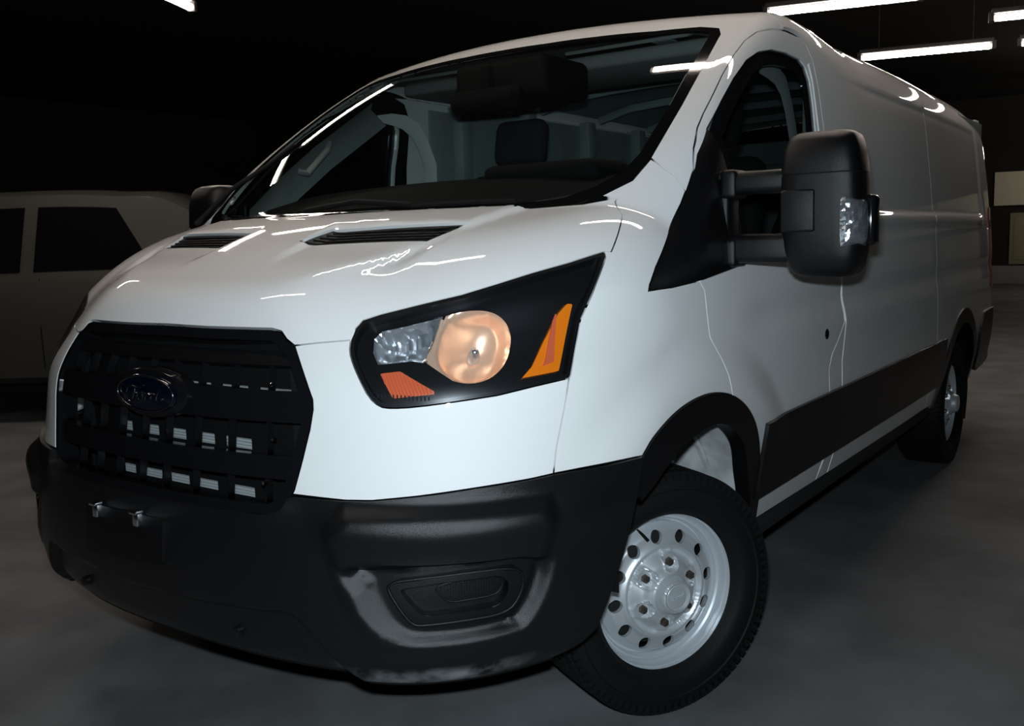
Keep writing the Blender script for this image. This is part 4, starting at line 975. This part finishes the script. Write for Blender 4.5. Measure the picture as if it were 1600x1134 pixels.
# pillar trims
for sx in (1, -1):
    pts = [(.86, .03, 1.45), (.845, .17, 1.57), (.825, .33, 1.69), (.80, .48, 1.79), (.785, .62, 1.88)]
    rows = []
    for (x, y, z) in pts: rows.append([(sx*(x-.075), y-.01, z-.015), (sx*(x-.035), y+.02, z-.035), (sx*(x-.005), y+.09, z-.055), (sx*(x+.005), y+.15, z-.085)])
    pt = curved_board('pillar_trim', rows, CABIN, VAN)
    gh = [(sx*.79, .27, 1.585), (sx*.765, .29, 1.575), (sx*.765, .40, 1.67), (sx*.785, .43, 1.70)]
    tube('grab_handle', gh, .014, CABIN, pt, n=8)
    # lower door trim and b pillar
    curved_board('door_trim', [[(sx*.93, y, 1.24), (sx*.955, y, 1.20), (sx*.95, y, .95)] for y in (-.05, .3, .6, 1.0)], CABIND, VAN)
    bt = [(.84, .771, 1.842), (.84, .866, 1.858), (.84, .954, 1.858), (.84, 1.034, 1.832), (.84, 1.10, 1.751), (.84, 1.15, 1.656), (.86, 1.17, 1.5), (.88, 1.18, 1.25), (.90, 1.18, 1.0)]
    bi = [(.84, .79, 1.815), (.84, .87, 1.806), (.84, .93, 1.795), (.84, .985, 1.765), (.84, 1.03, 1.71), (.84, 1.065, 1.64), (.86, 1.08, 1.5), (.88, 1.085, 1.25), (.90, 1.085, 1.0)]
    curved_board('b_pillar_trim', [[(sx*a[0], a[1], a[2]) for a in bt], [(sx*(a[0]-.02), a[1], a[2]) for a in bt[:0]] or [(sx*(a[0]+.005), (a[1]+b[1])/2, (a[2]+b[2])/2) for a, b in zip(bt, bi)], [(sx*a[0], a[1], a[2]) for a in bi]], mat('pale_pillar_trim', (.85, .88, .87), .6) if sx > 0 else bpy.data.materials['pale_pillar_trim'], VAN)
    a, b = sorted((sx*.862, sx*.874)); box('cabin_side_trim', a, b, 1.14, 1.31, .95, 1.90, CABIN, VAN, bev=.004)
    tube('seat_belt', [(sx*.86, 1.12, 1.55), (sx*.80, 1.10, 1.35), (sx*.70, 1.02, 1.05)], .012, BLACKM, VAN, n=6)
# cargo room: floor, side walls with ribs, roof bows, rear doors from inside
cw = box('cargo_floor', -.90, .90, 1.25, 4.40, .60, .63, CABIND, VAN, bev=0)
for sx in (1, -1):
    a, b = sorted((sx*.875, sx*.885)); wl = box('cargo_wall', a, b, 1.30, 4.35, .62, 1.93, CARGOW, VAN, bev=0)
    for y in (1.35, 1.9, 2.5, 3.1, 3.7, 4.25):
        a, b = sorted((sx*.81, sx*.88)); box('wall_rib', a, b, y-.04, y+.04, .62, 1.95, CARGOW, wl, bev=.01)
    for z in (1.05, 1.45): 
        a, b = sorted((sx*.835, sx*.88)); box('wall_rail', a, b, 1.30, 4.35, z-.03, z+.03, CARGOW, wl, bev=.008)
crl = curved_board('cargo_roof', [[(x, y, T_(x, y)[2]-.02) for x in np.linspace(-.84, .84, 9)] for y in (1.4, 2.4, 3.4, 4.3)], CARGOW, VAN)
for y in (1.45, 2.0, 2.6, 3.2, 3.8):
    tube('roof_bow', [(x, y, T_(x, y)[2]-.05) for x in np.linspace(-.82, .82, 9)], .022, CARGOW, crl, n=6)
rd = box('rear_door_lining', -.86, .86, 4.34, 4.36, .62, 1.93, CARGOW, VAN, bev=0)
for sx in (1, -1):
    a, b = sorted((sx*.08, sx*.80)); box('lining_panel', a, b, 4.31, 4.345, 1.18, 1.78, CARGOW, rd, bev=.03, seg=3)

# wipers
WPM = BLACKM
def wiper(p0, p1, q):
    r = tube('wiper', [p0, tuple(np.array(p0)*.5+np.array(p1)*.5+np.array([0, -.0, .018])), p1], .008, WPM, VAN, n=8)
    a = np.array(p1); b = np.array(q); pts = [tuple(a+(b-a)*t) for t in np.linspace(0, 1, 12)]
    pts = [(x, y, T_(x, y)[2]+.010) for x, y, _ in pts]; tube('wiper_blade', pts, .007, WPM, r, n=6)
for (a, b, c) in (((-.79, -.21, 1.385), (-.71, .04, 1.55), (-.66, .14, 1.6)), ((-.10, -.335, 1.37), (.30, -.315, 1.38), (.60, -.25, 1.38))):
    fix = lambda p: (p[0], p[1], T_(p[0], p[1])[2]+.012)
    wiper(fix(a), fix(b), c)
cowl = panel('cowl_panel', TOPC, [(0, -.37, 1.36), (.3, -.34, 1.36), (.5, -.30, 1.36), (.7, -.23, 1.36), (.80, -.165, 1.38), (.79, -.11, 1.40), (.6, -.21, 1.40), (.3, -.28, 1.38), (0, -.30, 1.38), (-.3, -.28, 1.38), (-.6, -.21, 1.40), (-.79, -.11, 1.40), (-.80, -.165, 1.38), (-.7, -.23, 1.36), (-.5, -.30, 1.36), (-.3, -.34, 1.36)], BLACKP, VAN, off=-.012, thick=0, grid=.04)

# ------------------------------------------------------------------ a pale car parked behind, at the left
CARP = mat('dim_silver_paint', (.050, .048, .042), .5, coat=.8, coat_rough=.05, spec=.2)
CARG = mat('dark_car_glass', (.004, .004, .005), .05)
CAR = thing('parked_car', 'pale car with dark side windows parked behind the van at the left edge', 'car', (-4.38, 2.99, .013), math.atan2(-.59, -.81))
STN = [(0, .78, .50, .98, 1.00), (.06, .86, .42, 1.06, 1.20), (.22, .89, .36, 1.10, 1.52), (.45, .91, .32, 1.11, 1.70), (.9, .92, .30, 1.11, 1.76), (1.6, .93, .30, 1.10, 1.78), (2.3, .93, .30, 1.09, 1.74), (2.8, .93, .30, 1.08, 1.62), (3.25, .92, .30, 1.07, 1.36), (3.6, .91, .30, 1.06, 1.12), (4.1, .88, .32, .98, 1.02), (4.45, .82, .36, .84, .88), (4.6, .70, .42, .70, .72)]
S5 = [spline([(q[0], q[k]) for q in STN]) for k in (1, 2, 3, 4)]
V = []; Fc = []; ss = np.linspace(0, 4.6, 60)
for x in ss:
    wv, zb, zt, zr = [float(f(x)) for f in S5]; k = min(1., max(0., (zr-zt)/.6)); wt = wv*(.96-.24*k)
    half = [(wv*.80, zb), (wv*.96, zb+.06), (wv, zb+.25), (wv*1.005, (zb+zt)/2+.08), (wv*.985, zt-.05), (wv*.955, zt), ((wv*.955*2+wt)/3, zt+(zr-.06*k-zt)*.33), ((wv*.955+wt*2)/3, zt+(zr-.06*k-zt)*.67), (wt, zr-.055*k), (wt*.90, zr-.018*k), (wt*.5, zr)]
    V += [(x, y, z) for y, z in half]+[(x, 0, zr+.004)]+[(x, -y, z) for y, z in reversed(half)]
m_ = 23
for i in range(len(ss)-1):
    for k in range(m_-1): Fc.append((i*m_+k, (i+1)*m_+k, (i+1)*m_+k+1, i*m_+k+1))
Fc += [tuple(range(m_)), tuple(reversed(range((len(ss)-1)*m_, len(ss)*m_)))]
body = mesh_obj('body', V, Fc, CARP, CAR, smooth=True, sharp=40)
def cg(x, f, sy):
    wv, zb, zt, zr = [float(g(x)) for g in S5]; k = min(1., max(0., (zr-zt)/.6)); wt = wv*(.96-.24*k)
    return (x, sy*(wv*.955+(wt-wv*.955)*f+.006), zt+(zr-.06*k-zt)*f)
for sy in (1, -1):
    for (x0, x1, c0, c1) in ((.72, 1.45, .55, 0), (1.55, 2.42, 0, 0), (2.52, 3.42, 0, 1.0)):
        rows = []
        for t in np.linspace(0, 1, 10):
            xb = x0+(x1-x0)*t; f1 = .86; row = []
            for f in np.linspace(.08, f1, 5):
                xx = x0+c0*(1-f)*.0+(x1-x0-c1*f*.55-c0*(1-f)*.9)*t+c0*(1-f)*.9*0; row.append(cg(xx if c0 == 0 else x0+(f*.0)+(x1-x0)*t+ (1-t)*(-.20+.40*f), f, sy))
            rows.append(row)
        curved_board('side_window', rows, CARG, CAR)
    for xw in (.92, 3.72):
        t = revolve('wheel', [(-.10, .22), (-.11, .32), (-.08, .345), (.08, .345), (.11, .32), (.10, .22), (.085, .20), (.05, .19), (.055, .05), (.07, .0001)], RUBBER, CAR, n=40, axis='y', loc=(xw, sy*.80, .345))
        revolve('hub', [(.09, .205), (.10, .19), (.07, .12), (.085, .04), (.085, .0001)] if sy > 0 else [(-.09, .205), (-.10, .19), (-.07, .12), (-.085, .04), (-.085, .0001)], STEEL, t, n=24, axis='y', loc=(xw, sy*.80, .345))
    a, b = sorted((sy*.72, sy*.885)); box('tail_lamp', -.012, .12, a, b, .86, 1.04, tl, CAR, bev=.02)
    a, b = sorted((sy*.92, sy*1.08)); box('wing_mirror', 3.05, 3.2, a, b, 1.08, 1.22, CARP, CAR, bev=.04, seg=3)
    for xd in (1.40, 2.42): tube('door_gap', [cg(xd, 0, sy), (xd, sy*.935, .7), (xd, sy*.925, .42)], .004, BLACKM, CAR, n=5)
rows = [[(.10+.27*f, y, 1.10+.50*f) for y in np.linspace(-.74+.10*f, .74-.10*f, 7)] for f in np.linspace(0, 1, 5)]
box('bumper', -.06, .10, -.78, .78, .40, .62, BLACKP, CAR, bev=.05, seg=3)
